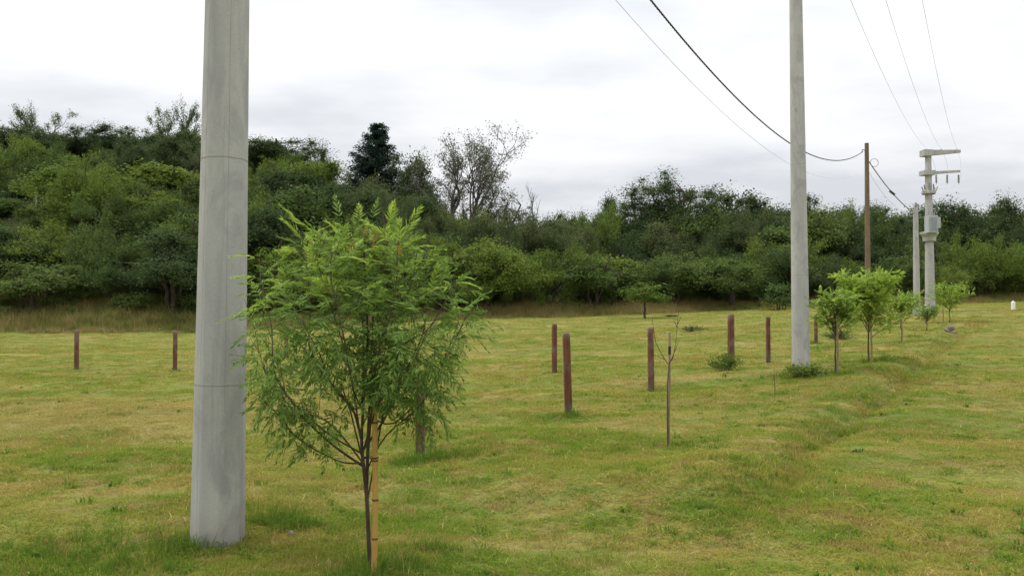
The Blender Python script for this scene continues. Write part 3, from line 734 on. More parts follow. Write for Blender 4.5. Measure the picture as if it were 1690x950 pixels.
# ------------------------------------------------------------------ trees one can pick out: kind, variant, px centre, px width, top row, distance, turn, label
TREES = [
 ('edge', 0, 72, 150, 432, 58, .3, 'wide spreading scrub tree with dark trunk at the foot of the hill, far left', 'tree'),
 ('scrub', 1, 140, 92, 376, 70, 1.0, 'green scrub tree directly above the wide spreading tree at the hill foot', 'tree'),
 ('scrub', 2, 216, 118, 396, 67, 2.2, 'broad scrub tree low on the hill, midway between far left tree and concrete pole', 'tree'),
 ('edge', 0, 300, 70, 366, 72, 1.4, 'scrub tree with forked dark stems just left of the near concrete pole', 'tree'),
 ('bright', 0, 140, 84, 318, 84, .2, 'bright green rounded tree on the mid hillside right of the small white post', 'tree'),
 ('bright', 1, 206, 92, 344, 79, 1.1, 'bright green spreading tree in the middle of the left hillside', 'tree'),
 ('scrub', 0, 216, 96, 296, 88, 2.0, 'green tree above the bright spreading tree of the left hillside', 'tree'),
 ('olive', 0, 302, 66, 280, 90, .5, 'greyish green tree high on the hill against the left edge of near pole', 'tree'),
 ('airy', 0, 70, 90, 172, 112, .7, 'airy tree rising above the hill crest at far left', 'tree'),
 ('airy', 0, 283, 98, 165, 112, 2.4, 'thin airy tree on the hill crest just left of the near concrete pole', 'tree'),
 ('dark', 3, 172, 90, 204, 108, .4, 'dark rounded tree on the skyline midway between the two airy crest trees', 'tree'),
 ('dark', 4, 20, 110, 206, 106, 1.4, 'dark tree on the hill crest at the left edge of the picture', 'tree'),
 ('dark', 5, 232, 80, 208, 106, 2.4, 'dark rounded crest tree directly left of the thin airy tree', 'tree'),
 ('dark', 4, 305, 80, 216, 104, 3.0, 'dark dense tree below the thin airy tree on the crest', 'tree'),
 ('dark', 5, 110, 90, 212, 104, 5.1, 'dark tree under the airy tree at the far left of the crest', 'tree'),
 ('dark', 3, 265, 80, 222, 100, 2.1, 'dark rounded tree below the crest, second left of near pole', 'tree'),
 ('dark', 5, 462, 125, 222, 96, .1, 'large dark dense evergreen on the crest just right of the near pole', 'tree'),
 ('dark', 3, 425, 80, 236, 98, 1.7, 'dark evergreen partly hidden by the right edge of near pole', 'tree'),
 ('airy', 0, 524, 46, 231, 98, 4.0, 'thin airy treetop at the right side of the large dark evergreen', 'tree'),
 ('bright', 2, 440, 96, 308, 80, 1.9, 'bright green tree below the large dark evergreen, right of near pole', 'tree'),
 ('olive', 1, 558, 112, 291, 86, .9, 'wide rounded grey green tree left of the pine', 'tree'),
 ('olive', 2, 640, 74, 294, 84, 2.3, 'olive brown rounded tree in front of the pine', 'tree'),
 ('pine', 0, 621, 116, 204, 96, 0.0, 'tall dark conical pine standing above the tree line', 'pine'),
 ('dark', 4, 690, 84, 258, 92, 2.7, 'dark tree between the pine and the large bare-limbed tree', 'tree'),
 ('sparse', 0, 762, 158, 211, 88, 0.4, 'large thin-leaved tree with bare grey limbs against the sky', 'tree'),
 ('grey', 0, 818, 112, 314, 92, .8, 'pale grey green tree behind the low limb of the large thin-leaved tree', 'tree'),
 ('bare', 0, 888, 66, 298, 90, 1.0, 'leafless bare tree right of the large thin-leaved tree', 'tree'),
 ('olive', 0, 728, 74, 336, 80, 3.3, 'olive green tree below the trunk of the large thin-leaved tree', 'tree'),
 ('edgeb', 0, 838, 132, 397, 64, .5, 'bright green spreading tree on dark trunk at field edge, right of leafy sapling', 'tree'),
 ('dark', 5, 925, 90, 348, 86, .3, 'dark low tree below the bare tree', 'tree'),
 ('bright', 0, 978, 86, 338, 80, 2.9, 'yellowish green tree at the left foot of the tall open-crowned trees', 'tree'),
 ('open', 0, 1055, 118, 290, 88, .2, 'tall open-crowned tree, left one of the highest pair right of centre', 'tree'),
 ('open', 1, 1118, 104, 282, 87, 1.6, 'tall open-crowned tree, right one of the highest pair right of centre', 'tree'),
 ('dark', 3, 1000, 70, 322, 92, 2.0, 'dark treetop at the left shoulder of the tall open-crowned pair', 'tree'),
 ('dark', 4, 1232, 118, 311, 90, .6, 'big dark round-topped tree left of the second concrete pole', 'tree'),
 ('olive', 2, 1234, 62, 357, 80, .4, 'small olive rounded tree in front of the big dark round-topped tree', 'tree'),
 ('edge', 0, 1112, 96, 418, 68, 2.0, 'low scrub tree on upright dark trunk at the field edge, centre right', 'tree'),
 ('edge', 1, 1180, 120, 426, 67, 0.0, 'low scrub tree on a slanting dark trunk at the field edge', 'tree'),
 ('bright', 1, 1280, 110, 392, 74, 1.2, 'mid green tree behind the foot of the second concrete pole', 'tree'),
 ('small', 0, 1060, 84, 464, 57, .6, 'small young tree standing alone in the field before the scrub', 'tree'),
 ('bush', 0, 1287, 54, 467, 63, .2, 'low round bush left of the second concrete pole at the field edge', 'bush'),
 ('dark', 5, 1368, 92, 323, 90, 2.2, 'dark round-topped tree between the second concrete pole and wooden pole', 'tree'),
 ('dark', 3, 1438, 70, 336, 92, .9, 'dark treetop behind the wooden pole', 'tree'),
 ('olive', 1, 1372, 78, 352, 84, 2.0, 'olive tree below the dark round-topped tree right of the second concrete pole', 'tree'),
 ('dark', 4, 1590, 90, 330, 84, 1.2, 'dark tall tree immediately right of the transformer pole', 'tree'),
 ('dark', 3, 1660, 92, 322, 82, 2.9, 'dark tall tree at the right edge of the picture', 'tree'),
 ('dark', 5, 1500, 80, 344, 88, 4.0, 'dark tree behind the slim concrete pole', 'tree'),
 ('bright', 2, 1566, 86, 432, 70, .3, 'fresh green low tree behind the base of the transformer pole', 'tree'),
 ('bright', 1, 1400, 100, 428, 74, 2.6, 'green low tree left of the wooden pole behind the staked saplings', 'tree'),
 ('scrub', 0, 940, 100, 430, 70, .9, 'green scrub tree right of the bright spreading field-edge tree', 'tree'),
 ('scrub', 2, 1010, 100, 446, 69, 2.1, 'low green scrub tree behind the small lone young tree', 'tree'),
]
PLACED = []
for key, var, px, wpx, top, z, rot, label, cat in TREES:
    x = (px - 845) / F * z
    cx = PROTO[key][var % len(PROTO[key])][5]; W = PROTO[key][var % len(PROTO[key])][3]
    width = wpx / F * z
    x -= cx * math.cos(rot) * width / W
    h = CAMZ + (HOR - top) / F * z - gh(x, z)
    put_tree(key, var, x, z, max(h, 1.2), width, rot, label, cat)
    PLACED.append((x, z, width * .5))

# ------------------------------------------------------------------ the rest of the wood, tree by tree
SKY_X = [-60, 0, 100, 200, 320, 420, 520, 560, 620, 700, 760, 800, 860, 930, 990, 1050, 1160, 1200, 1290, 1320, 1400, 1460, 1530, 1600, 1700, 1800]
SKY_Y = [208, 206, 212, 210, 214, 240, 262, 305, 310, 320, 345, 345, 352, 360, 350, 350, 345, 340, 345, 340, 340, 350, 350, 340, 335, 335]
def fill_wood():
    rs = np.random.RandomState(77); cnt = 0
    spots = []
    for tries in range(9000):
        y = rs.uniform(57, 118); x = rs.uniform(-.70 * y, .70 * y)
        u = x / y; hill = np.interp(u, [-.28, -.1], [1, 0])
        if y < edge_y(x) + np.interp(hill, [0, 1], [3.5, 5.0]): continue
        if hill < .5 and y > 100: continue
        dmin = np.interp(hill, [0, 1], [3.2, 4.5]) * np.interp(y, [60, 110], [.9, 1.1]) * rs.uniform(.72, 1.35)
        if any((x - a) ** 2 + (y - b) ** 2 < dmin * dmin for a, b, c in PLACED): continue
        PLACED.append((x, y, 2.0)); spots.append((x, y, hill))
    spots.sort(key=lambda s: s[1])
    for x, y, hill in spots:
        px = 845 + x / y * F
        g = gh(x, y); lim = CAMZ + (HOR - np.interp(px, SKY_X, SKY_Y) - rs.uniform(0, 10)) / F * y - g
        back = (y - edge_y(x)) / 40
        ad = {'scrub': 'mid green', 'bright': 'bright green', 'olive': 'greyish green', 'dark': 'dark green'}
        if hill > .5:
            kind = rs.choice(['scrub', 'bright', 'olive', 'dark'], p=[.40, .30, .14, .16] if back < 1.0 else [.25, .12, .13, .50])
            h = rs.uniform(3.0, 7.2)
            row = ['at the foot of', 'on the lower', 'on the middle', 'on the upper', 'on top of'][int(np.clip(back / 1.5 * 5, 0, 4))]
            colm = 'left of white post' if px < 57 else 'between white post and near pole' if px < 320 else 'right of near pole'
            lab = '%s scrub tree %s left hill %s' % (ad[kind], row, colm); grp = 'thicket on the left hillside'
            wd = min(h * rs.uniform(.85, 1.25), 6.8)
        else:
            kind = rs.choice(['scrub', 'bright', 'olive', 'dark'], p=[.38, .26, .16, .20] if back < .35 else [.18, .09, .18, .55])
            h = rs.uniform(2.8, 6.0) if back < .35 else rs.uniform(5.5, 10)
            row = 'in the front row' if back < .2 else 'in the middle rows' if back < .5 else 'in the back rows'
            colm = 'behind the leafy sapling' if px < 800 else 'behind the posts of the field' if px < 1100 else 'left of the second concrete pole' if px < 1310 else 'between second concrete pole and transformer pole' if px < 1535 else 'right of the transformer pole'
            lab = '%s tree %s %s' % (ad[kind], row, colm); grp = 'wood behind the field' if px < 1310 else 'wood at the right end'
            wd = h * (rs.uniform(1.0, 1.3) if h < 5.7 else rs.uniform(.75, .95))
        if h > lim:
            if lim < 2.2: continue
            wd *= max(lim / h, .6); h = lim
        if y < 85 and abs(px - 57) < wd / 2 / y * F + 4 and HOR - (g + h - CAMZ) / y * F < 366:
            h = g * -1 + CAMZ + (HOR - 368) / F * y
            if h < 1.5: continue
            wd = min(wd, h * 1.5)
        put_tree(kind, rs.randint(0, 12), x, y, h, wd, rs.rand() * 6.283, lab, 'tree', grp)
        cnt += 1
    # low bushes closing the foot of the wood
    for k in range(80):
        x = rs.uniform(-46, 50); y = edge_y(x) + rs.uniform(4.5, 10)
        if abs(x) > .68 * y: continue
        h = rs.uniform(.8, 1.9); qx = 845 + x / y * F; lab = 'low bush in the undergrowth ' + ('at the hill foot left of the near pole' if qx < 330 else 'behind the leafy sapling' if qx < 800 else 'beyond the posts of the field' if qx < 1310 else 'right of the second concrete pole')
        put_tree('bush', k, x, y, h, h * rs.uniform(1.3, 2.0), rs.rand() * 6.283, lab, 'bush', 'undergrowth bushes'); cnt += 1
    for px, y, h, wpx, lab in ((40, 80, 1.5, 40, 'low bush just left below the white post on the hill'), (78, 79, 1.5, 36, 'low bush just right below the white post on the hill'), (60, 75, 1.9, 44, 'low bush directly below the white post on the hill')):
        put_tree('bush', int(px), (px - 845) / F * y, y, h, wpx / F * y, px, lab, 'bush', 'bushes on the left hillside')
    for k in range(170):
        y = rs.uniform(60, 112); x = rs.uniform(-.66, -.12) * y; h = rs.uniform(.9, 2.3); px = 845 + x / y * F
        if y < edge_y(x) + 4 or (abs(px - 57) < 24 and 78 < y < 85): continue
        if abs(px - 57) < 40 and y < 85: h = rs.uniform(.7, 1.1)
        lab = 'low bush between trees on the ' + ['lower', 'middle', 'upper'][int((y - 60) / 17.4)] + ' left hill ' + ('left of the near pole' if px < 340 else 'right of the near pole')
        put_tree('bush', k, x, y, h, h * rs.uniform(1.2, 1.8), rs.rand() * 6.283, lab, 'bush', 'bushes on the left hillside'); cnt += 1
    print('wood filled with', cnt)
def u_(x, y): return x / y
fill_wood()

# ------------------------------------------------------------------ concrete poles
def soft_octagon(an, k=.45, turn=0.0):
    a = (an - turn + np.pi / 8) % (np.pi / 4) - np.pi / 8
    return (1 - k) + k * (math.cos(np.pi / 8) / np.cos(a)) / math.cos(np.pi / 16)
def concrete_pole(base, H, r0, r1, label, mat, lean=(0, 0), seams=(), ridges=(), k=.5, turn=0.0, seg=64, group=None):
    root = link('concrete_pole', None, loc=base, label=label, cat='pole', group=group); root.rotation_euler = (lean[1], lean[0], 0)
    mb = MB(); prof = [(-.4, r0 * 1.0)]
    for z in np.linspace(0, H, 40):
        prof.append((z, r0 + (r1 - r0) * z / H))
    prof.append((H + .02, r1 * .9))
    mb.lathe(prof, seg, shape=lambda an: soft_octagon(an, k, turn))
    shaft = link('shaft', mb.mesh('shaft', mat, True), root)
    for z, tilt in seams:                                   # casting joints: thin mortar lips round the shaft
        mb = MB(); r = r0 + (r1 - r0) * z / H; an = np.linspace(0, 2 * np.pi, seg, endpoint=False); sh = soft_octagon(an, k, turn)
        ring = []
        for dz, dr in ((-.004, -.003), (-.003, .0014), (.003, .0014), (.004, -.003)):
            ring.append(np.stack([(r + dr) * sh * np.cos(an), (r + dr) * sh * np.sin(an), z + dz + tilt * np.cos(an)], -1))
        V = np.concatenate(ring); i = np.arange(3)[:, None] * seg; j = np.arange(seg)[None]; j2 = (j + 1) % seg
        mb.add(V, np.stack([i + j, i + j2, i + seg + j2, i + seg + j], -1).reshape(-1, 4))
        link('joint', mb.mesh('joint', M['seam']), root)
    for a, z0, z1 in ridges:                                # mould seam running up the shaft
        mb = MB(); zz = np.linspace(z0, z1, 30); rr = (r0 + (r1 - r0) * zz / H) * soft_octagon(np.array([a]), k, turn)[0] - .0015
        wob = .004 * np.sin(zz * 5) + .003 * np.sin(zz * 13)
        mb.tube(np.stack([rr * np.cos(a + wob), rr * np.sin(a + wob), zz], -1), .0027, 5)
        link('mould_seam', mb.mesh('mould_seam', M['seam'], True), root)
    return root
b1 = ground_at(363, 890)
w1 = 84 / F * b1.y / 2
P1 = concrete_pole(b1, 8.2, w1, w1 - .0085 * 8.2, 'thick grey concrete pole in the left foreground beside the leafy sapling', M['conc'],
    lean=(R(.5), 0), seams=[((893 - 637) / F * b1.y, 0), ((893 - 268) / F * b1.y, 0)], ridges=[(R(-124), .05, 7.8), (R(-61), .9, 7.8)], k=.8, turn=R(-90))
b2 = ground_at(1321, 607); b2.z -= 0.02
w2 = 29 / F * b2.y / 2
P2 = concrete_pole(b2, 10.6, w2, w2 - .0070 * 10.6, 'tall pale concrete pole among the fence posts, right of centre', M['conc2'], lean=(R(-.28), 0), seams=[(2.1, 0), (4.6, 0)], ridges=[(R(-125), .1, 10.3)], k=.35)
b3 = ray(1513, 520, 45); b3.z = gh(b3.x, b3.y)
H3 = CAMZ + (HOR - 341) / F * 45 - b3.z
P3 = concrete_pole(b3, H3, .185, .125, 'slim concrete pole just left of the transformer pole', M['conc2'], k=.2, seg=24)
mb = MB(); mb.tube([(-.42, 0, H3 - .12), (.12, 0, H3 + .02)], .035, 6); link('cable_bracket', mb.mesh('cable_bracket', M['steel']), P3)
mb = MB(); mb.tube([(-.3, -.1, H3 - .35), (.05, 0, H3 - .2)], .03, 6); link('cable_bracket', mb.mesh('cable_bracket', M['steel']), P3)
mb = MB(); mb.tube([(-.05, -.12, H3 + .02), (-.05, -.12, H3 + .22)], [.07, .05], 8); link('insulator', mb.mesh('insulator', M['insul']), P3)
mb = MB(); mb.tube([(.1, -.05, H3), (.1, -.05, H3 + .14)], .05, 8); link('insulator', mb.mesh('insulator', M['insul']), P3)

# transformer pole
b4 = ray(1535, 520, 48); b4.z = gh(b4.x, b4.y); Z4 = 48
def up4(py): return CAMZ + (HOR - py) / F * Z4 - b4.z
def dx4(px): return (px - 1534.0) / F * Z4
H4 = up4(249)
P4 = link('transformer_pole', None, loc=b4, label='thick concrete power pole carrying two crossarms and a transformer box', cat='pole')
mb = MB(); mb.lathe([(-.4, .28)] + [(z, .28 - .12 * z / H4) for z in np.linspace(0, H4, 24)], 32); link('shaft', mb.mesh('shaft', M['conc2'], True), P4)
def arm(py, x0, x1, t0, t1, name):
    mb = MB(); z = up4(py)
    V = []
    for xx, t, zz in ((dx4(x0), t0, z - .03), (dx4(x1), t1, z + .08)):
        for sy, sz in ((-1, -1), (1, -1), (1, 1), (-1, 1)): V.append((xx, sy * t * .5, zz + sz * t * .5))
    mb.add(V, [[0, 1, 5, 4], [1, 2, 6, 5], [2, 3, 7, 6], [3, 0, 4, 7], [0, 3, 2, 1], [4, 5, 6, 7]])
    a = link(name, mb.mesh(name, M['conc2']), P4)
    return a
a1 = arm(251, 1526, 1587, .34, .16, 'crossarm')
mb = MB(); mb.box((dx4(1531), 0, up4(252)), (.52, .56, .36)); link('collar', mb.mesh('collar', M['conc2']), a1)
a2 = arm(284, 1534, 1586, .17, .12, 'crossarm')
mb = MB(); mb.box((dx4(1532), 0, up4(285)), (.66, .6, .26)); link('collar', mb.mesh('collar', M['conc2']), a2)
for px in (1547, 1565, 1584):
    mb = MB(); z = up4(287)
    for q in range(5): mb.tube([(dx4(px), 0, z - .06 - .09 * q), (dx4(px), 0, z - .12 - .09 * q)], [.065, .04], 8)
    mb.tube([(dx4(px), 0, z), (dx4(px), 0, z - .56)], .02, 6)
    link('hanging_insulator', mb.mesh('hanging_insulator', M['insul']), a2)
for px in (1532, 1556, 1582):
    mb = MB(); z = up4(249)
    mb.tube([(dx4(px), 0, z), (dx4(px), 0, z + .14)], [.05, .035], 8)
    link('pin_insulator', mb.mesh('pin_insulator', M['insul']), a1)
mb = MB(); mb.lathe([(up4(320), .36), (up4(319), .38), (up4(315), .38), (up4(314), .30)], 20)
for s in (-1, 1): mb.tube([(s * .32, -.1, up4(318)), (s * .46, -.12, up4(308))], .035, 6)
link('clamp_ring', mb.mesh('clamp_ring', M['conc2']), P4)
for px, q in ((1524, .3), (1532, .42), (1539, .34)):
    mb = MB(); mb.tube([(dx4(px), -.30, up4(314)), (dx4(px) - .06, -.32, up4(314) + q)], [.06, .035], 8); link('fuse', mb.mesh('fuse', M['insul']), P4)
mb = MB(); mb.box((dx4(1531.5), -.42, up4(371)), (.54, .5, .98)); bx_ = link('transformer_box', mb.mesh('transformer_box', M['box']), P4)
for q in range(6):
    mb = MB(); mb.box((dx4(1531.5) - .2 + q * .08, -.69, up4(371)), (.02, .05, .82)); link('cooling_fin', mb.mesh('cooling_fin', M['box']), bx_)
for q in (-.16, 0.02, .18):
    mb = MB(); mb.tube([(dx4(1531.5) + q, -.42, up4(371) + .5), (dx4(1531.5) + q, -.42, up4(371) + .72)], [.045, .025], 8); link('bushing', mb.mesh('bushing', M['insul']), bx_)
mb = MB(); mb.box((dx4(1543), -.30, up4(368)), (.26, .3, .62)); link('switch_box', mb.mesh('switch_box', M['box']), P4)
mb = MB(); mb.lathe([(up4(398), .34), (up4(391), .37), (up4(386), .50), (up4(383), .50), (up4(382), .30)], 20, shape=lambda an: 1 + .06 * np.cos(4 * an)); link('platform', mb.mesh('platform', M['conc2']), P4)

# wooden pole
b5 = ray(1433, 545, 35); b5.z = gh(b5.x, b5.y)
H5 = CAMZ + (HOR - 235) / F * 35 - b5.z
P5 = link('wooden_pole', None, loc=b5, label='tall brown wooden utility pole behind the staked saplings', cat='pole')
mb = MB(); mb.tube([(0.0, 0, -.4), (-.01, 0, H5 * .3), (.0, 0, H5 * .65), (.01, 0, H5)], [.125, .115, .10, .085], 14); link('shaft', mb.mesh('shaft', M['wood_pole'], True), P5)
mb = MB(); z = CAMZ + (HOR - 247) / F * 35 - b5.z; mb.tube([(-.08, -.02, z), (-.2, -.04, z + .03), (-.22, -.04, z - .06)], .022, 6); link('cable_hook', mb.mesh('cable_hook', M['steel']), P5)
mb = MB(); z = CAMZ + (HOR - 266) / F * 35 - b5.z
an = np.linspace(0, 6.28, 22); mb.tube(np.stack([.30 + .17 * np.cos(an), -.05 + 0 * an, z - .05 + .17 * np.sin(an)], -1), .010, 5); link('cable_coil', mb.mesh('cable_coil', M['cable']), P5)

# ------------------------------------------------------------------ cables
def span(p0, p1, sag, n=120):
    t = np.linspace(0, 1, n)[:, None]; a, b = np.array(tuple(p0)), np.array(tuple(p1))
    P = a * (1 - t) + b * t; P[:, 2] -= (4 * sag * t * (1 - t))[:, 0]; return P
def fit_sag(p0, p1, px, py):
    """sag that lets the span pass the pixel row py where it crosses column px"""
    best = None
    for s in np.linspace(0, 5, 201):
        P = span(p0, p1, s, 300); P = P[P[:, 1] > 1]
        qx = 845 + P[:, 0] / P[:, 1] * F; qy = HOR - (P[:, 2] - CAMZ) / P[:, 1] * F
        i = np.argmin(np.abs(qx - px)); e = abs(qy[i] - py)
        if best is None or e < best[0]: best = (e, s)
    return best[1]
def twisted(P, r, hr, pitch, strands=3):
    mb = MB(); seglen = np.linalg.norm(np.diff(P, axis=0), axis=1); L_ = np.concatenate([[0], np.cumsum(seglen)])
    s = np.arange(0, L_[-1], pitch / 7); C = np.stack([np.interp(s, L_, P[:, k]) for k in range(3)], -1)
    T_ = np.gradient(C, axis=0); T_ /= np.linalg.norm(T_, axis=1)[:, None]
    A = np.cross(T_, [0, 0, 1.0]); A /= np.linalg.norm(A, axis=1)[:, None]; B = np.cross(T_, A)
    for k in range(strands):
        an = s / pitch * 6.283 + k * 6.283 / strands
        mb.tube(C + hr * (np.cos(an)[:, None] * A + np.sin(an)[:, None] * B), r, 5)
    return mb
def cable(name, P, r, mat, label, cat='cable', group=None):
    mb = MB(); mb.tube(P, r, 6); return link(name, mb.mesh(name, mat, True), label=label, cat=cat, group=group)
c0 = ray(1427, 249, 35); c1 = Vector((b1.x + .1, b1.y, b1.z + 8.0))
s_ = fit_sag(c0, c1, 1200, 140); print('cable sag', s_)
mb = twisted(span(c0, c1, s_, 200), .0085, .0095, .32)
link('twisted_cable', mb.mesh('twisted_cable', M['cable'], True), label='thick dark twisted cable sagging from the wooden pole across the sky', cat='cable')
c0 = ray(1427, 279, 35); c1 = Vector((b1.x + .1, b1.y, b1.z + 7.2))
s_ = fit_sag(c0, c1, 1120, 110); print('wire sag', s_)
cable('thin_wire', span(c0, c1, s_), .0046, M['wire'], 'thin pale wire hanging just below the dark twisted cable')
c0 = ray(1437, 266, 35); c1 = b3 + Vector((-.38, 0, H3 - .1))
Pc = span(c0, c1, fit_sag(c0, c1, 1470, 312)); cable('service_cable', Pc, .022, M['cable'], 'dark cable dropping from the wooden pole to the slim concrete pole')
mb = MB(); c = Pc[62]; mb.tube([c + np.array([-.12, 0, .1]), c + np.array([.12, 0, -.1])], .06, 8); link('cable_joint', mb.mesh('cable_joint', M['cable']), label='small dark joint sleeve on the cable between wooden and slim pole', cat='cable joint')
c0 = ray(1437, 284, 35); c1 = b3 + Vector((-.28, -.1, H3 - .33))
cable('service_wire', span(c0, c1, .45), .008, M['wire'], 'thin wire just below the dark cable from wooden to slim pole')
for i, (pxa, pxt, nm) in enumerate(((1532, 1412, 'left'), (1556, 1470, 'middle'), (1582, 1530, 'right'))):
    c0 = b4 + Vector((dx4(pxa), 0, up4(249) + .16))
    d = Vector(((pxt - 845) / F * 20, 20, 0)); d2 = Vector((c0.x, c0.y, 0)); e_ = d2 + (d - d2) * ((48 + 12) / 28.0)
    c1 = Vector((e_.x, e_.y, c0.z + .6))
    cable('power_line', span(c0, c1, fit_sag(c0, c1, pxt, 0), 160), .0052, M['wire'], 'thin overhead power line, %s one of the three rising from the transformer pole' % nm, 'power line', 'overhead power lines')
for i, (pa, pb) in enumerate(((1547, 1532), (1565, 1556), (1584, 1582))):
    mb = MB(); p = b4 + Vector((dx4(pa), 0, up4(287) - .5)); q = b4 + Vector((dx4(pb), -.02, up4(249) + .1)); m = (p + q) / 2 + Vector((.25, -.2, 0))
    mb.tube(bez(np.array(p), np.array(m), np.array(q), 12), .009, 5)
    o = link('jumper_wire', mb.mesh('jumper_wire', M['wire']), P4); o.matrix_parent_inverse = Matrix.Translation(-b4)
for pa, px in ((1547, 1527), (1565, 1533), (1584, 1539)):
    p = Vector((dx4(pa), 0, up4(287) - .55)); q = Vector((dx4(px), -.3, up4(312))); m = (p + q) / 2 + Vector((0, -.1, -.25))
    mb = MB(); mb.tube(bez(np.array(p), np.array(m), np.array(q), 10), .008, 5)
    link('drop_wire', mb.mesh('drop_wire', M['wire']), P4)

# ------------------------------------------------------------------ fence posts
def fence_post(px, py_base, py_top, label, wpx, lean=0.0, turn=0.0, seed=0, dz=0.0):
    rs = np.random.RandomState(seed); c = ground_at(px, py_base); h = (py_base - py_top) / F * c.y; s = wpx / F * c.y / 2 * .80
    V = []; lv = [(-.35, 1.0), (0, 1.0), (h * .25, 1.0), (h * .5, .99), (h * .75, .98), (h - .05, .97), (h - .012, .90), (h, .74)]
    for z, k in lv:
        ring = []
        for sx, sy in ((-1, -1), (1, -1), (1, 1), (-1, 1)):
            ch = .20                                               # chamfered arrises
            if sx * sy > 0: pr = ((sx * s, sy * s * (1 - ch)), (sx * s * (1 - ch), sy * s))
            else: pr = ((sx * s * (1 - ch), sy * s), (sx * s, sy * s * (1 - ch)))
            if sy > 0: pass
            for a, b in pr: ring.append((a, b))
        ring = sorted(ring, key=lambda q: math.atan2(q[1], q[0]))
        j = rs.normal(0, .022 * s, (8, 2))
        V += [((a + j[i][0]) * k, (b + j[i][1]) * k, z) for i, (a, b) in enumerate(ring)]
    Fq = [[r * 8 + i, r * 8 + (i + 1) % 8, r * 8 + 8 + (i + 1) % 8, r * 8 + 8 + i] for r in range(len(lv) - 1) for i in range(8)]
    mb = MB(); mb.add(V, Fq); mb.add(V[-8:] + [(0, 0, h - .004)], [[i, (i + 1) % 8, 8, 8] for i in range(8)])
    o = link('fence_post', None, loc=c, label=label, cat='post', group='red-brown timber fence posts'); o.rotation_euler = (0, lean, turn)
    link('timber', mb.mesh('timber', M['post']), o)
    for z in (.82, .60, .38, .18):                                # black rods whose colour stands in for the shade inside wire holes
        mb = MB(); mb.tube([(0, -s * 1.015, h * z), (0, s * 1.015, h * z)], .0075, 8); link('hole_shade_rod', mb.mesh('hole_shade_rod', M['tape']), o)
    return o
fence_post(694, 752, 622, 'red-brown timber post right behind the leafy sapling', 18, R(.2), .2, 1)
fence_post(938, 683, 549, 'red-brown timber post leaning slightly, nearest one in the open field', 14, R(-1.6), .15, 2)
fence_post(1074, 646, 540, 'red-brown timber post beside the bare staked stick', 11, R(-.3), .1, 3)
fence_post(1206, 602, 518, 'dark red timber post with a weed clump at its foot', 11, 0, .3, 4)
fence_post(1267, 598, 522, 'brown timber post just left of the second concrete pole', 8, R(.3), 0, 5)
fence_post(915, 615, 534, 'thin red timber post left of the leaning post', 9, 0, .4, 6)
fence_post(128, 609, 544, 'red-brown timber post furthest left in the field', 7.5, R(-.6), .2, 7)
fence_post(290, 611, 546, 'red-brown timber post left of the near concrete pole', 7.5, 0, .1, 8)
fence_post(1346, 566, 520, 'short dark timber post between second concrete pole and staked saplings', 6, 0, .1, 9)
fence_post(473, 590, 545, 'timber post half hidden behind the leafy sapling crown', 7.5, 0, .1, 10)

# ------------------------------------------------------------------ pepper-tree leaves
def leaf_np(seed, ln, pairs, ll, lw, curl, tone):
    """pinnate leaf along +X: rachis and narrow leaflets; returns V, quads, tones"""
    rs = np.random.RandomState(seed); V = []; Q = []; T_ = []
    def axis(t): return np.array([ln * t, 0, -curl * ln * t * t])
    r = .0011
    for k in range(4):
        a, b = axis(k / 4), axis((k + 1) / 4); i = len(V)
        V += [a + [0, -r, 0], a + [0, r, 0], b + [0, r, 0], b + [0, -r, 0]]; Q.append([i, i + 1, i + 2, i + 3]); T_ += [tone] * 4
    for k in range(pairs):
        t = .22 + .78 * k / (pairs - 1)
        for s in (-1, 1):
            p = axis(t + rs.normal(0, .012)); L_ = ll * (1 - .45 * t ** 2) * rs.uniform(.85, 1.12)
            an = R(50 - 22 * t) + rs.normal(0, .09)
            d = np.array([math.cos(an), s * math.sin(an), rs.normal(-.12, .16) - curl * t]); d /= np.linalg.norm(d)
            q = np.cross(d, [0, 0, 1.0]); q /= np.linalg.norm(q); q = q + np.array([0, 0, rs.normal(0, .35)])
            i = len(V); V += [p, p + d * L_ * .42 + q * lw, p + d * L_ - np.array([0, 0, L_ * rs.uniform(.05, .3)]), p + d * L_ * .42 - q * lw]; Q.append([i, i + 1, i + 2, i + 3]); T_ += [tone] * 4
    i = len(V); p = axis(1.0); d = np.array([1, 0, -curl]); V += [p, p + d * ll * .3 + [0, lw, 0], p + d * ll * .6, p + d * ll * .3 - [0, lw, 0]]; Q.append([i, i + 1, i + 2, i + 3]); T_ += [tone] * 4
    return np.array(V), np.array(Q), np.array(T_)
def frame(d, roll, rs):
    d = d / np.linalg.norm(d); up = np.array([0, 0, 1.0]); y = np.cross(up, d)
    if np.linalg.norm(y) < .05: y = np.array([1.0, 0, 0])
    y /= np.linalg.norm(y); z = np.cross(d, y)
    c, s = math.cos(roll), math.sin(roll)
    return np.stack([d, y * c + z * s, z * c - y * s], 1)

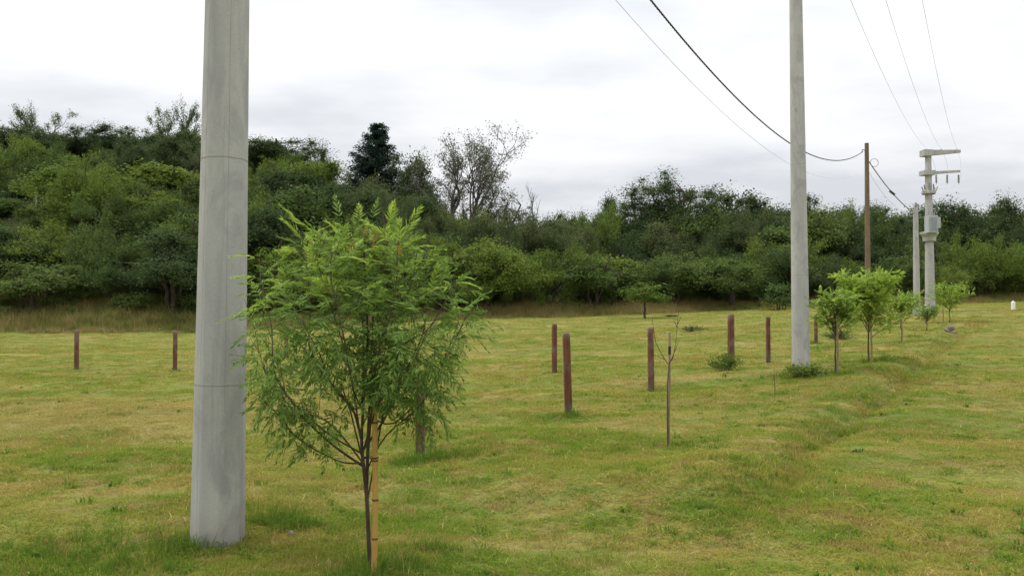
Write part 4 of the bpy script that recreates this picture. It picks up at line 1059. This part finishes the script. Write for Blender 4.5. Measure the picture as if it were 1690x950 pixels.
def twigs_from(branches, rs, step, tl, leaf_step, up, start=.3, bare=None):
    """side twigs on each main branch and leaf stations along them. returns twig polylines and leaves [(pos, dir, height factor)]"""
    tw = []; lv = []
    for br in branches:
        br = np.asarray(br); sl = np.linalg.norm(np.diff(br, axis=0), axis=1); L_ = np.concatenate([[0], np.cumsum(sl)])
        s = L_[-1] * start; k = 0
        while s <= L_[-1]:
            p = np.array([np.interp(s, L_, br[:, c]) for c in range(3)]); t = np.array([np.interp(min(s + .03, L_[-1]), L_, br[:, c]) - np.interp(max(s - .03, 0), L_, br[:, c]) for c in range(3)]); t /= np.linalg.norm(t) + 1e-9
            last = s + step > L_[-1]
            a = k * 2.4 + rs.normal(0, .4); o = np.array([math.cos(a), math.sin(a), up + rs.normal(0, .2)]); d = (t * (.7 if not last else 2.5) + o * .8); d /= np.linalg.norm(d)
            ln = tl * rs.uniform(.55, 1.2) * (1 - .35 * s / L_[-1]); n = 5; q = [p]; dd = d
            for j in range(n):
                dd = dd + rs.normal(0, .1, 3) + np.array([0, 0, .06]); dd /= np.linalg.norm(dd); q.append(q[-1] + dd * ln / n)
            q = np.array(q); tw.append(q)
            m = max(2, int(ln / leaf_step))
            for j in range(m):
                f = (.15 + .85 * (j + .5) / m) * n; i = min(int(f), n - 1); pp = q[i] + (q[i + 1] - q[i]) * (f - i); td = q[i + 1] - q[i]; td /= np.linalg.norm(td)
                b = j * 2.2 + rs.normal(0, .4) + a; oo = np.array([math.cos(b), math.sin(b), rs.normal(.05, .3)]); lv.append((pp, td * .55 + oo * .8))
            lv.append((q[-1], td + rs.normal(0, .2, 3)))
            s += step * rs.uniform(.7, 1.3); k += 1
    return tw, lv

def big_sapling():
    rs = np.random.RandomState(404)
    base = ground_at(612, 938); D0 = base.y
    def p(px, py, dy=0.0):
        y = D0 + dy
        return np.array(ray(px, py, y)) - np.array(base)
    root = link('pepper_sapling', None, loc=base, label='leafy young pepper tree tied to a yellow cane in the foreground', cat='sapling')
    def smooth(pts, n=14):
        pts = np.array(pts); t = np.linspace(0, len(pts) - 1, n); i = np.clip(t.astype(int), 0, len(pts) - 2); f = (t - i)[:, None]
        p0 = pts[np.clip(i - 1, 0, None)]; p1 = pts[i]; p2 = pts[i + 1]; p3 = pts[np.clip(i + 2, None, len(pts) - 1)]
        return .5 * (2 * p1 + (p2 - p0) * f + (2 * p0 - 5 * p1 + 4 * p2 - p3) * f ** 2 + (3 * p1 - p0 - 3 * p2 + p3) * f ** 3)
    trunk = smooth([p(616, 965), p(611, 900, .0), p(607, 820), p(601, 765), p(598, 720, .02), p(602, 640, .05), p(607, 560, .03), (p(603, 470, .05)), p(600, 380, .0)], 22)
    mb = MB(); mb.tube(trunk, np.linspace(.0145, .0035, 22), 10); link('trunk', mb.mesh('trunk', M['bark_sap'], True), root)
    B = [
        [p(602, 768), p(560, 735, -.05), p(500, 690, -.12), p(450, 640, -.16), p(425, 600, -.18)],
        [p(599, 730), p(575, 680, .05), p(545, 640, .08), p(522, 580, .10), p(512, 510, .10), p(505, 430, .08), p(508, 395, .06)],
        [p(600, 715), p(612, 660, -.12), p(625, 590, -.2), p(640, 500, -.22), p(650, 400, -.2), p(652, 365, -.2)],
        [p(600, 740), p(630, 690, .1), p(675, 620, .2), p(700, 540, .25), p(705, 450, .22), p(700, 410, .2)],
        [p(601, 755), p(640, 720, -.08), p(690, 670, -.2), p(730, 610, -.28), p(755, 550, -.3)],
        [p(600, 700), p(590, 640, -.2), p(570, 560, -.35), p(560, 470, -.38), p(555, 410, -.38)],
        [p(601, 690), p(560, 640, .2), p(500, 590, .35), p(460, 510, .4), p(455, 430, .4), p(470, 395, .4)],
        [p(602, 690), p(640, 620, .25), p(660, 540, .42), p(655, 450, .45), p(645, 390, .42)],
        [p(599, 735), p(540, 700, -.2), p(480, 630, -.35), p(450, 540, -.4), p(440, 470, -.4)],
        [p(603, 650), p(660, 600, -.1), p(715, 545, -.12), p(745, 490, -.12), p(752, 470, -.1)],
        [p(600, 690), p(570, 620, .0), p(540, 530, -.05), p(525, 440, -.06), p(520, 385, -.06)],
        [p(603, 640), p(630, 560, .05), p(665, 480, .05), p(685, 410, .05)],
        [p(602, 600), p(590, 520, .2), p(575, 440, .25), p(572, 385, .25)],
        [p(601, 762), p(560, 752, -.1), p(500, 730, -.2), p(455, 690, -.25), p(440, 665, -.26)],
        [p(600, 745), p(650, 700, .0), p(700, 655, .05), p(742, 585, .08), p(765, 520, .1)],
        [p(601, 750), p(540, 705, .05), p(480, 660, .1), p(430, 590, .12), p(412, 530, .12)],
        [p(601, 735), p(590, 690, -.18), p(560, 640, -.3), p(520, 590, -.42), p(500, 540, -.45)],
        [p(602, 720), p(635, 670, -.2), p(680, 600, -.38), p(710, 540, -.45)],
        [p(603, 560), p(618, 480, -.05), p(628, 400, -.05), p(632, 362, -.05)],
    ]
    branches = []
    for k, b in enumerate(B):
        b = [np.array(v) for v in b]
        if k not in (0, 1, 3, 13): b[0] = trunk[min(5 + (k * 5) % 9, 15)]
        b = [b[0]] + [v + rs.normal(0, .022, 3) for v in b[1:]]
        q = smooth(b, 16); branches.append(q)
        mb = MB(); mb.tube(q, np.linspace(.0085 if k in (0, 1, 3) else .0054, .0020, 16), 7); link('branch', mb.mesh('branch', M['bark_sap'], True), root)
    tw, lv = twigs_from(branches + [trunk[10:]], rs, .070, .27, .040, .45, .34)
    mb = MB()
    for q in tw: mb.tube(q, np.linspace(.0022, .0009, len(q)), 4, cap=False)
    link('twigs', mb.mesh('twigs', M['bark_sap']), root, kind='stuff')
    # keep the crown inside the outline of the photo
    OX = [372, 396, 420, 450, 505, 560, 620, 680, 740, 775]
    OL = [560, 470, 425, 395, 375, 385, 398, 410, 440, 520]; OR = [660, 700, 730, 770, 800, 790, 775, 755, 715, 640]
    keep = []
    for pos, d in lv:
        wpt = pos + np.array(base); py = HOR - (wpt[2] - CAMZ) / wpt[1] * F; px = 845 + wpt[0] / wpt[1] * F
        if py < 384 or py > 758: continue
        if px < np.interp(py, OX, OL) + 36 or px > np.interp(py, OX, OR) - 20: continue
        keep.append((pos, d, px, py))
    lv = keep
    # a few long shoots that stick out of the crown
    for px, py, dx, dz in ((497, 378, -.4, 1), (560, 365, -.1, 1), (592, 366, -.15, 1), (614, 366, .05, 1), (640, 372, .5, 1), (700, 420, .9, .6), (745, 470, 1, .5), (770, 480, 1, .1), (780, 522, 1, .2), (428, 430, -1, .6), (420, 515, -1, .1), (668, 382, .6, .9), (420, 560, -1, -.2)):
        a = p(px, py, rs.uniform(-.2, .2)); near = min(lv, key=lambda q: np.linalg.norm(q[0] - a) + (q[0][2] > a[2] - .03) * .3)[0]
        mb = MB(); mb.tube(bez(np.array(near), (a + near) / 2 + np.array([0, 0, -.02]), a, 5), np.linspace(.0018, .0009, 5), 4, cap=False); link('shoot', mb.mesh('shoot', M['bark_sap']), root)
        lv.append((a, np.array([dx, rs.normal(0, .3), dz]), px, py))
    VAR = []
    for k in range(10):
        tone = [0.0, 0.0, 0.12, 0.3, .55, .8, 1.0, 0.05, .2, .9][k]
        VAR.append(leaf_np(500 + k, rs.uniform(.125, .17), rs.randint(6, 9), .064, .0056, rs.uniform(.15, .8), tone))
    NEW = [leaf_np(520 + k, .10, 7, .036, .0058, .1, 0) for k in range(2)]
    vm_ = [np_mesh('leaf', v, q, [M['pepper']], cols=t) for v, q, t in VAR]; nm_ = [np_mesh('leaf', v, q, [M['pepper_new']], cols=t) for v, q, t in NEW]
    items = []
    for pos, d, px, py in lv:
        hfac = np.clip((600 - py) / 205, 0, 1); rad = math.hypot(pos[0], pos[1])
        d = np.array(d); d[2] += .45 * hfac - .75 * (1 - hfac)
        young = hfac * .75 + .35 * rs.rand() - .1 + (rad > .6) * .1
        if py < 440 and rs.rand() < .075: pick = ('n', rs.randint(0, 2))
        elif young > .85: pick = ('v', rs.choice([5, 6, 9, 4]))
        elif young > .5: pick = ('v', rs.choice([3, 4, 8, 2, 5]))
        else: pick = ('v', rs.choice([0, 1, 2, 7, 7, 1]))
        items.append((pos, frame(d, rs.normal(0, .5), rs), rs.uniform(.78, 1.12), pick, -pos[1] + .6 * rad + .4 * rs.rand()))
    items.sort(key=lambda q: -q[4])
    print('sapling leaves', len(items))
    for pos, fr, sc, pick, _ in items[:300]:
        o = link('leaf', (nm_ if pick[0] == 'n' else vm_)[pick[1]], root)
        m = Matrix([list(fr[0] * sc) + [pos[0]], list(fr[1] * sc) + [pos[1]], list(fr[2] * sc) + [pos[2]], [0, 0, 0, 1]]); o.matrix_local = m
    for mat, src, tagc in (('pepper', VAR, 'v'), ('pepper_new', NEW, 'n')):
        Vs, Qs, Ts, n = [], [], [], 0
        for pos, fr, sc, pick, _ in items[300:]:
            if pick[0] != tagc: continue
            v, q, t = src[pick[1]]; Vs.append(v @ (fr * sc).T + pos); Qs.append(q + n); Ts.append(t); n += len(v)
        if Vs:
            link('foliage' if tagc == 'v' else 'new_growth', np_mesh('foliage', np.concatenate(Vs), np.concatenate(Qs), [M[mat]], cols=np.concatenate(Ts)), root, kind='stuff')
    # the cane
    cb = ground_at(619, 946); top = np.array(ray(621, 664, cb.y)) - np.array(cb)
    cane = link('bamboo_cane', None, loc=cb, label='yellow bamboo cane staking the leafy foreground sapling', cat='stake')
    mb = MB(); zs = np.linspace(-.3, 1, 30); mb.tube([(top[0] * max(z, 0) + .004 * math.sin(z * 5), 0, top[2] * z if z > 0 else z) for z in zs], np.linspace(.0185, .0155, 30), 14); link('culm', mb.mesh('culm', M['bamboo'], True), cane)
    for py in (886, 823, 759, 697):
        z = (946 - py) / F * cb.y; fx = top[0] * z / top[2] + .004 * math.sin(z / top[2] * 5)
        mb = MB(); mb.tube([(fx, 0, z - .006), (fx, 0, z), (fx, 0, z + .006)], [.0180, .0200, .0180], 14); link('cane_node', mb.mesh('cane_node', M['node'], True), cane)
    mb = MB(); z = (946 - 757) / F * cb.y; an = np.linspace(0, 6.28, 18); mb.tube(np.stack([-.022 + .045 * np.cos(an), .028 * np.sin(an), z + .01 + 0 * an], -1), .004, 5); link('tie', mb.mesh('tie', M['tape']), cane)
big_sapling()

# ------------------------------------------------------------------ staked saplings along the track
def staked_sapling(px, pyb, pyt, wpx, seed, label, stake_px, stake_top, dens=1.0, tone=.4, stake_label=None, lower=.25):
    rs = np.random.RandomState(seed); c = ground_at(px, pyb); H = (pyb - pyt) / F * c.y; W = wpx / F * c.y
    root = link('pepper_sapling', None, loc=c, label=label, cat='sapling', group='staked pepper saplings along the track')
    tr = np.array([(rs.normal(0, .015), rs.normal(0, .015), H * t) for t in np.linspace(-.1, .9, 10)]); mb = MB(); mb.tube(tr, np.linspace(.022, .006, 10), 7); link('trunk', mb.mesh('trunk', M['bark_sap'], True), root)
    br = []
    for k in range(20):
        t = rs.uniform(lower, .75); a = k * 2.4; p0 = np.array([0, 0, H * t]); ln = W * .5 * rs.uniform(.55, 1.0); e_ = p0 + np.array([math.cos(a) * ln, math.sin(a) * ln, H * rs.uniform(.16, .45)])
        if e_[2] > H * .97: e_[2] = H * .97
        q = bez(p0, (p0 + e_) / 2 + np.array([0, 0, -.02]), e_, 7); br.append(q); mb = MB(); mb.tube(q, np.linspace(.009, .003, 7), 5); link('branch', mb.mesh('branch', M['bark_sap'], True), root)
    tw, lv = twigs_from(br + [tr[6:]], rs, .075 / dens, .30, .042 / dens, .3, .25)
    Vs, Qs, Ts, n = [], [], [], 0
    for pos, d in lv:
        if pos[2] > H: continue
        d = np.array(d); d[2] += rs.normal(-.05, .45); v, q, t = leaf_np(rs.randint(0, 40), .18, 6, .078, .0115, .3, np.clip(tone + rs.normal(0, .3), 0, 1)); fr = frame(d, rs.normal(0, .5), rs)
        Vs.append(v @ fr.T + pos); Qs.append(q + n); Ts.append(t); n += len(v)
    link('crown', np_mesh('crown', np.concatenate(Vs), np.concatenate(Qs), [M['pepper']], cols=np.concatenate(Ts)), root)
    if stake_px:
        s = ground_at(stake_px, pyb + 1); hs = (pyb - stake_top) / F * s.y
        st = link('stake', None, loc=s, label=stake_label, cat='stake'); mb = MB(); mb.tube([(0, 0, -.2), (.01, 0, hs * .5), (0, 0, hs)], [.020, .019, .017], 8); link('stick', mb.mesh('stick', M['stick'], True), st)
        mb = MB(); mb.tube([(0.002, 0, hs * .62), (0.002, 0, hs * .62 + .03)], .023, 8); link('tie', mb.mesh('tie', M['stick']), st)
staked_sapling(1378, 617, 484, 62, 61, 'young pepper sapling just right of the second concrete pole', 1381, 520, .7, .5, 'thin stake beside the sapling next to the second concrete pole', .4)
staked_sapling(1434, 596, 452, 100, 62, 'brightest bushy pepper sapling standing before the wooden pole', 1437, 540, 1.05, .95, 'grey stake of the brightest bushy sapling before the wooden pole', .24)
staked_sapling(1487, 566, 486, 60, 63, 'pepper sapling left of the slim concrete pole', 1488, 520, .7, .6, 'brown stake of the sapling left of the slim pole', .35)
staked_sapling(1530, 545, 505, 30, 64, 'tiny pepper sapling before the foot of the transformer pole', None, 0, .6, .2)
staked_sapling(1567, 533, 468, 62, 65, 'farthest pepper sapling, right of the transformer pole', 1556, 505, .7, .75, 'short stake of the farthest sapling right of the transformer pole', .3)

# ------------------------------------------------------------------ bare staked whip, twig, weeds, stump, marker posts, stones
def bare_whip():
    c = ground_at(1103, 734); z = c.y
    st = link('stake', None, loc=c, label='thin wooden stake with black tape near its top, supporting a leafless twig', cat='stake')
    def q(px, py, dy=0): return np.array(ray(px, py, z + dy)) - np.array(c)
    mb = MB(); mb.tube([q(1103, 745), q(1102.5, 690), q(1104, 640), q(1104.5, 590), q(1105, 549)], [.0155, .0145, .014, .014, .013], 9); link('stick', mb.mesh('stick', M['stick'], True), st)
    mb = MB(); mb.tube([q(1104.6, 584), q(1104.8, 571)], .0165, 10); link('tape', mb.mesh('tape', M['tape'], True), st)
    w_ = link('bare_sapling', None, loc=c, label='leafless whip sapling tied to the taped wooden stake', cat='sapling')
    mb = MB(); mb.tube([q(1101, 740, -.03), q(1100.5, 680, -.03), q(1101, 630, -.03), q(1104, 597, -.03)], [.009, .008, .007, .006], 6); link('trunk', mb.mesh('trunk', M['bark_sap'], True), w_)
    for pts in ([(1104, 600), (1110, 590), (1115, 565), (1118, 530), (1120, 512)], [(1102, 600), (1092, 585), (1082, 565), (1078, 540), (1076, 522)], [(1106, 596), (1113, 580), (1121, 560)], [(1096, 592), (1090, 590), (1084, 588)], [(1117, 540), (1112, 528)], [(1118, 535), (1124, 522)]):
        mb = MB(); mb.tube([q(a, b, -.03) for a, b in pts], np.linspace(.0055, .002, len(pts)), 5); link('twig', mb.mesh('twig', M['bark_sap'], True), w_)
bare_whip()
c = ground_at(1277, 652); mb = MB(); P_ = [np.array(ray(a, b, c.y)) - np.array(c) for a, b in ((1277, 656), (1278, 640), (1276, 622), (1277, 606))]; mb.tube(P_, [.007, .006, .005, .003], 6)
mb.tube([P_[2], P_[2] + np.array([.06, 0, .1])], .003, 5); mb.tube([P_[1], P_[1] + np.array([-.05, .02, .09])], .003, 5)
link('bare_twig', mb.mesh('bare_twig', M['bark_sap'], True), loc=c, label='single thin dry twig standing in grass left of the second concrete pole', cat='twig')

def weed(px, py, wpx, hpx, seed, label, mat='leaf_bright', dryl=False):
    rs = np.random.RandomState(seed); c = ground_at(px, py); W = wpx / F * c.y / 2; H = hpx / F * c.y
    root = link('weed_clump', None, loc=c, label=label, cat='weeds'); mb = MB(); C = []
    for k in range(34):
        a = rs.rand() * 6.283; r = W * rs.rand() ** .6; h = H * rs.uniform(.45, 1.0) * (1 - .5 * (r / W) ** 2); e_ = np.array([math.cos(a) * r, math.sin(a) * r * .7, h]); q = bez(np.array([e_[0] * .3, e_[1] * .3, -.02]), e_ * np.array([.5, .5, .7]), e_, 6)
        mb.tube(q, np.linspace(.005, .002, 6), 4, cap=False)
        for p in q[2:]: C.append(p + rs.normal(0, .035, (9, 3)))
    link('stems', mb.mesh('stems', M['stick']), root)
    V, Fq = leaf_cards(np.concatenate(C), rs, .06, .4, .4); link('leaves', np_mesh('leaves', V, Fq, [M[mat]]), root, kind='stuff')
weed(1196, 612, 66, 32, 1, 'green and dry weed clump at the foot of the dark red post')
weed(1330, 622, 74, 22, 2, 'leafy weeds at the foot of the second concrete pole')
weed(1145, 546, 52, 9, 3, 'low dark heap of cut weeds in the middle of the field', 'leaf_olive')
weed(1385, 560, 60, 14, 4, 'low weeds behind the sapling next to the second concrete pole', 'leaf_mid')

def stone(px, py, wpx, hpx, seed, name, label, cat, mat='rock', group=None):
    rs = np.random.RandomState(seed); c = ground_at(px, py); W = wpx / F * c.y / 2; H = hpx / F * c.y
    import bmesh
    bm = bmesh.new(); bmesh.ops.create_icosphere(bm, subdivisions=3, radius=1)
    k1 = rs.normal(size=(5, 3)) * 2; ph = rs.rand(5) * 6.28
    for v in bm.verts:
        n = np.array(v.co); f = 1 + .22 * np.sin(k1 @ n + ph).mean() * 2 + rs.normal(0, .02); v.co = (n[0] * W * f, n[1] * W * .8 * f, (n[2] * .62 + .35) * H * f)
    me = bpy.data.meshes.new(name); bm.to_mesh(me); bm.free(); me.materials.append(M[mat])
    return link(name, me, loc=c, label=label, cat=cat, group=group)
stone(1567, 548, 14, 11, 1, 'stone', 'grey stone lying on the grass track, right of the saplings', 'stone')
stone(1574, 550, 10, 5, 2, 'stone', 'low brown stone lying against the grey stone on the track', 'stone')
stone(484, 882, 15, 8, 3, 'stone', 'pale small stone in the grass at the right foot of near pole', 'stone')
stone(502, 884, 10, 6, 4, 'stone', 'small dark stone beside the pale one near the concrete pole', 'stone')
stone(1108, 522, 20, 4, 6, 'earth_mound', 'low brown earth mound far across the field below the scrub', 'mound', 'soil')

def marker(px, py, pyt, wpx, label, z=None, mat='white', capm=None):
    c = ground_at(px, py) if z is None else Vector(((px - 845) / F * z, z, 0))
    if z is not None: c.z = gh(c.x, c.y)
    H = max((CAMZ + (HOR - pyt) / F * c.y) - c.z, .45 if c.y < 80 else 1.7); s = wpx / F * c.y
    root = link('marker_post', None, loc=c, label=label, cat='post'); mb = MB(); mb.box((0, 0, H / 2 - .1), (s, s, H + .2)); link('shaft', mb.mesh('shaft', M[mat]), root)
    mb = MB(); mb.box((0, 0, H + .03), (s * .8, s * .8, .06), taper=.4); link('cap', mb.mesh('cap', M[capm or mat]), root)
marker(1672, 511, 502, 4.5, 'short white marker post at the far right end of the grass')
marker(57, 372, 338, 2.3, 'slim white post standing among scrub on the left hillside', z=84)
marker(1526.5, 520, 505, 3.0, 'short white peg at the foot of the transformer pole', z=46)
print('objects', len(SC.objects), 'tris', sum(len(m.polygons) for m in bpy.data.meshes))
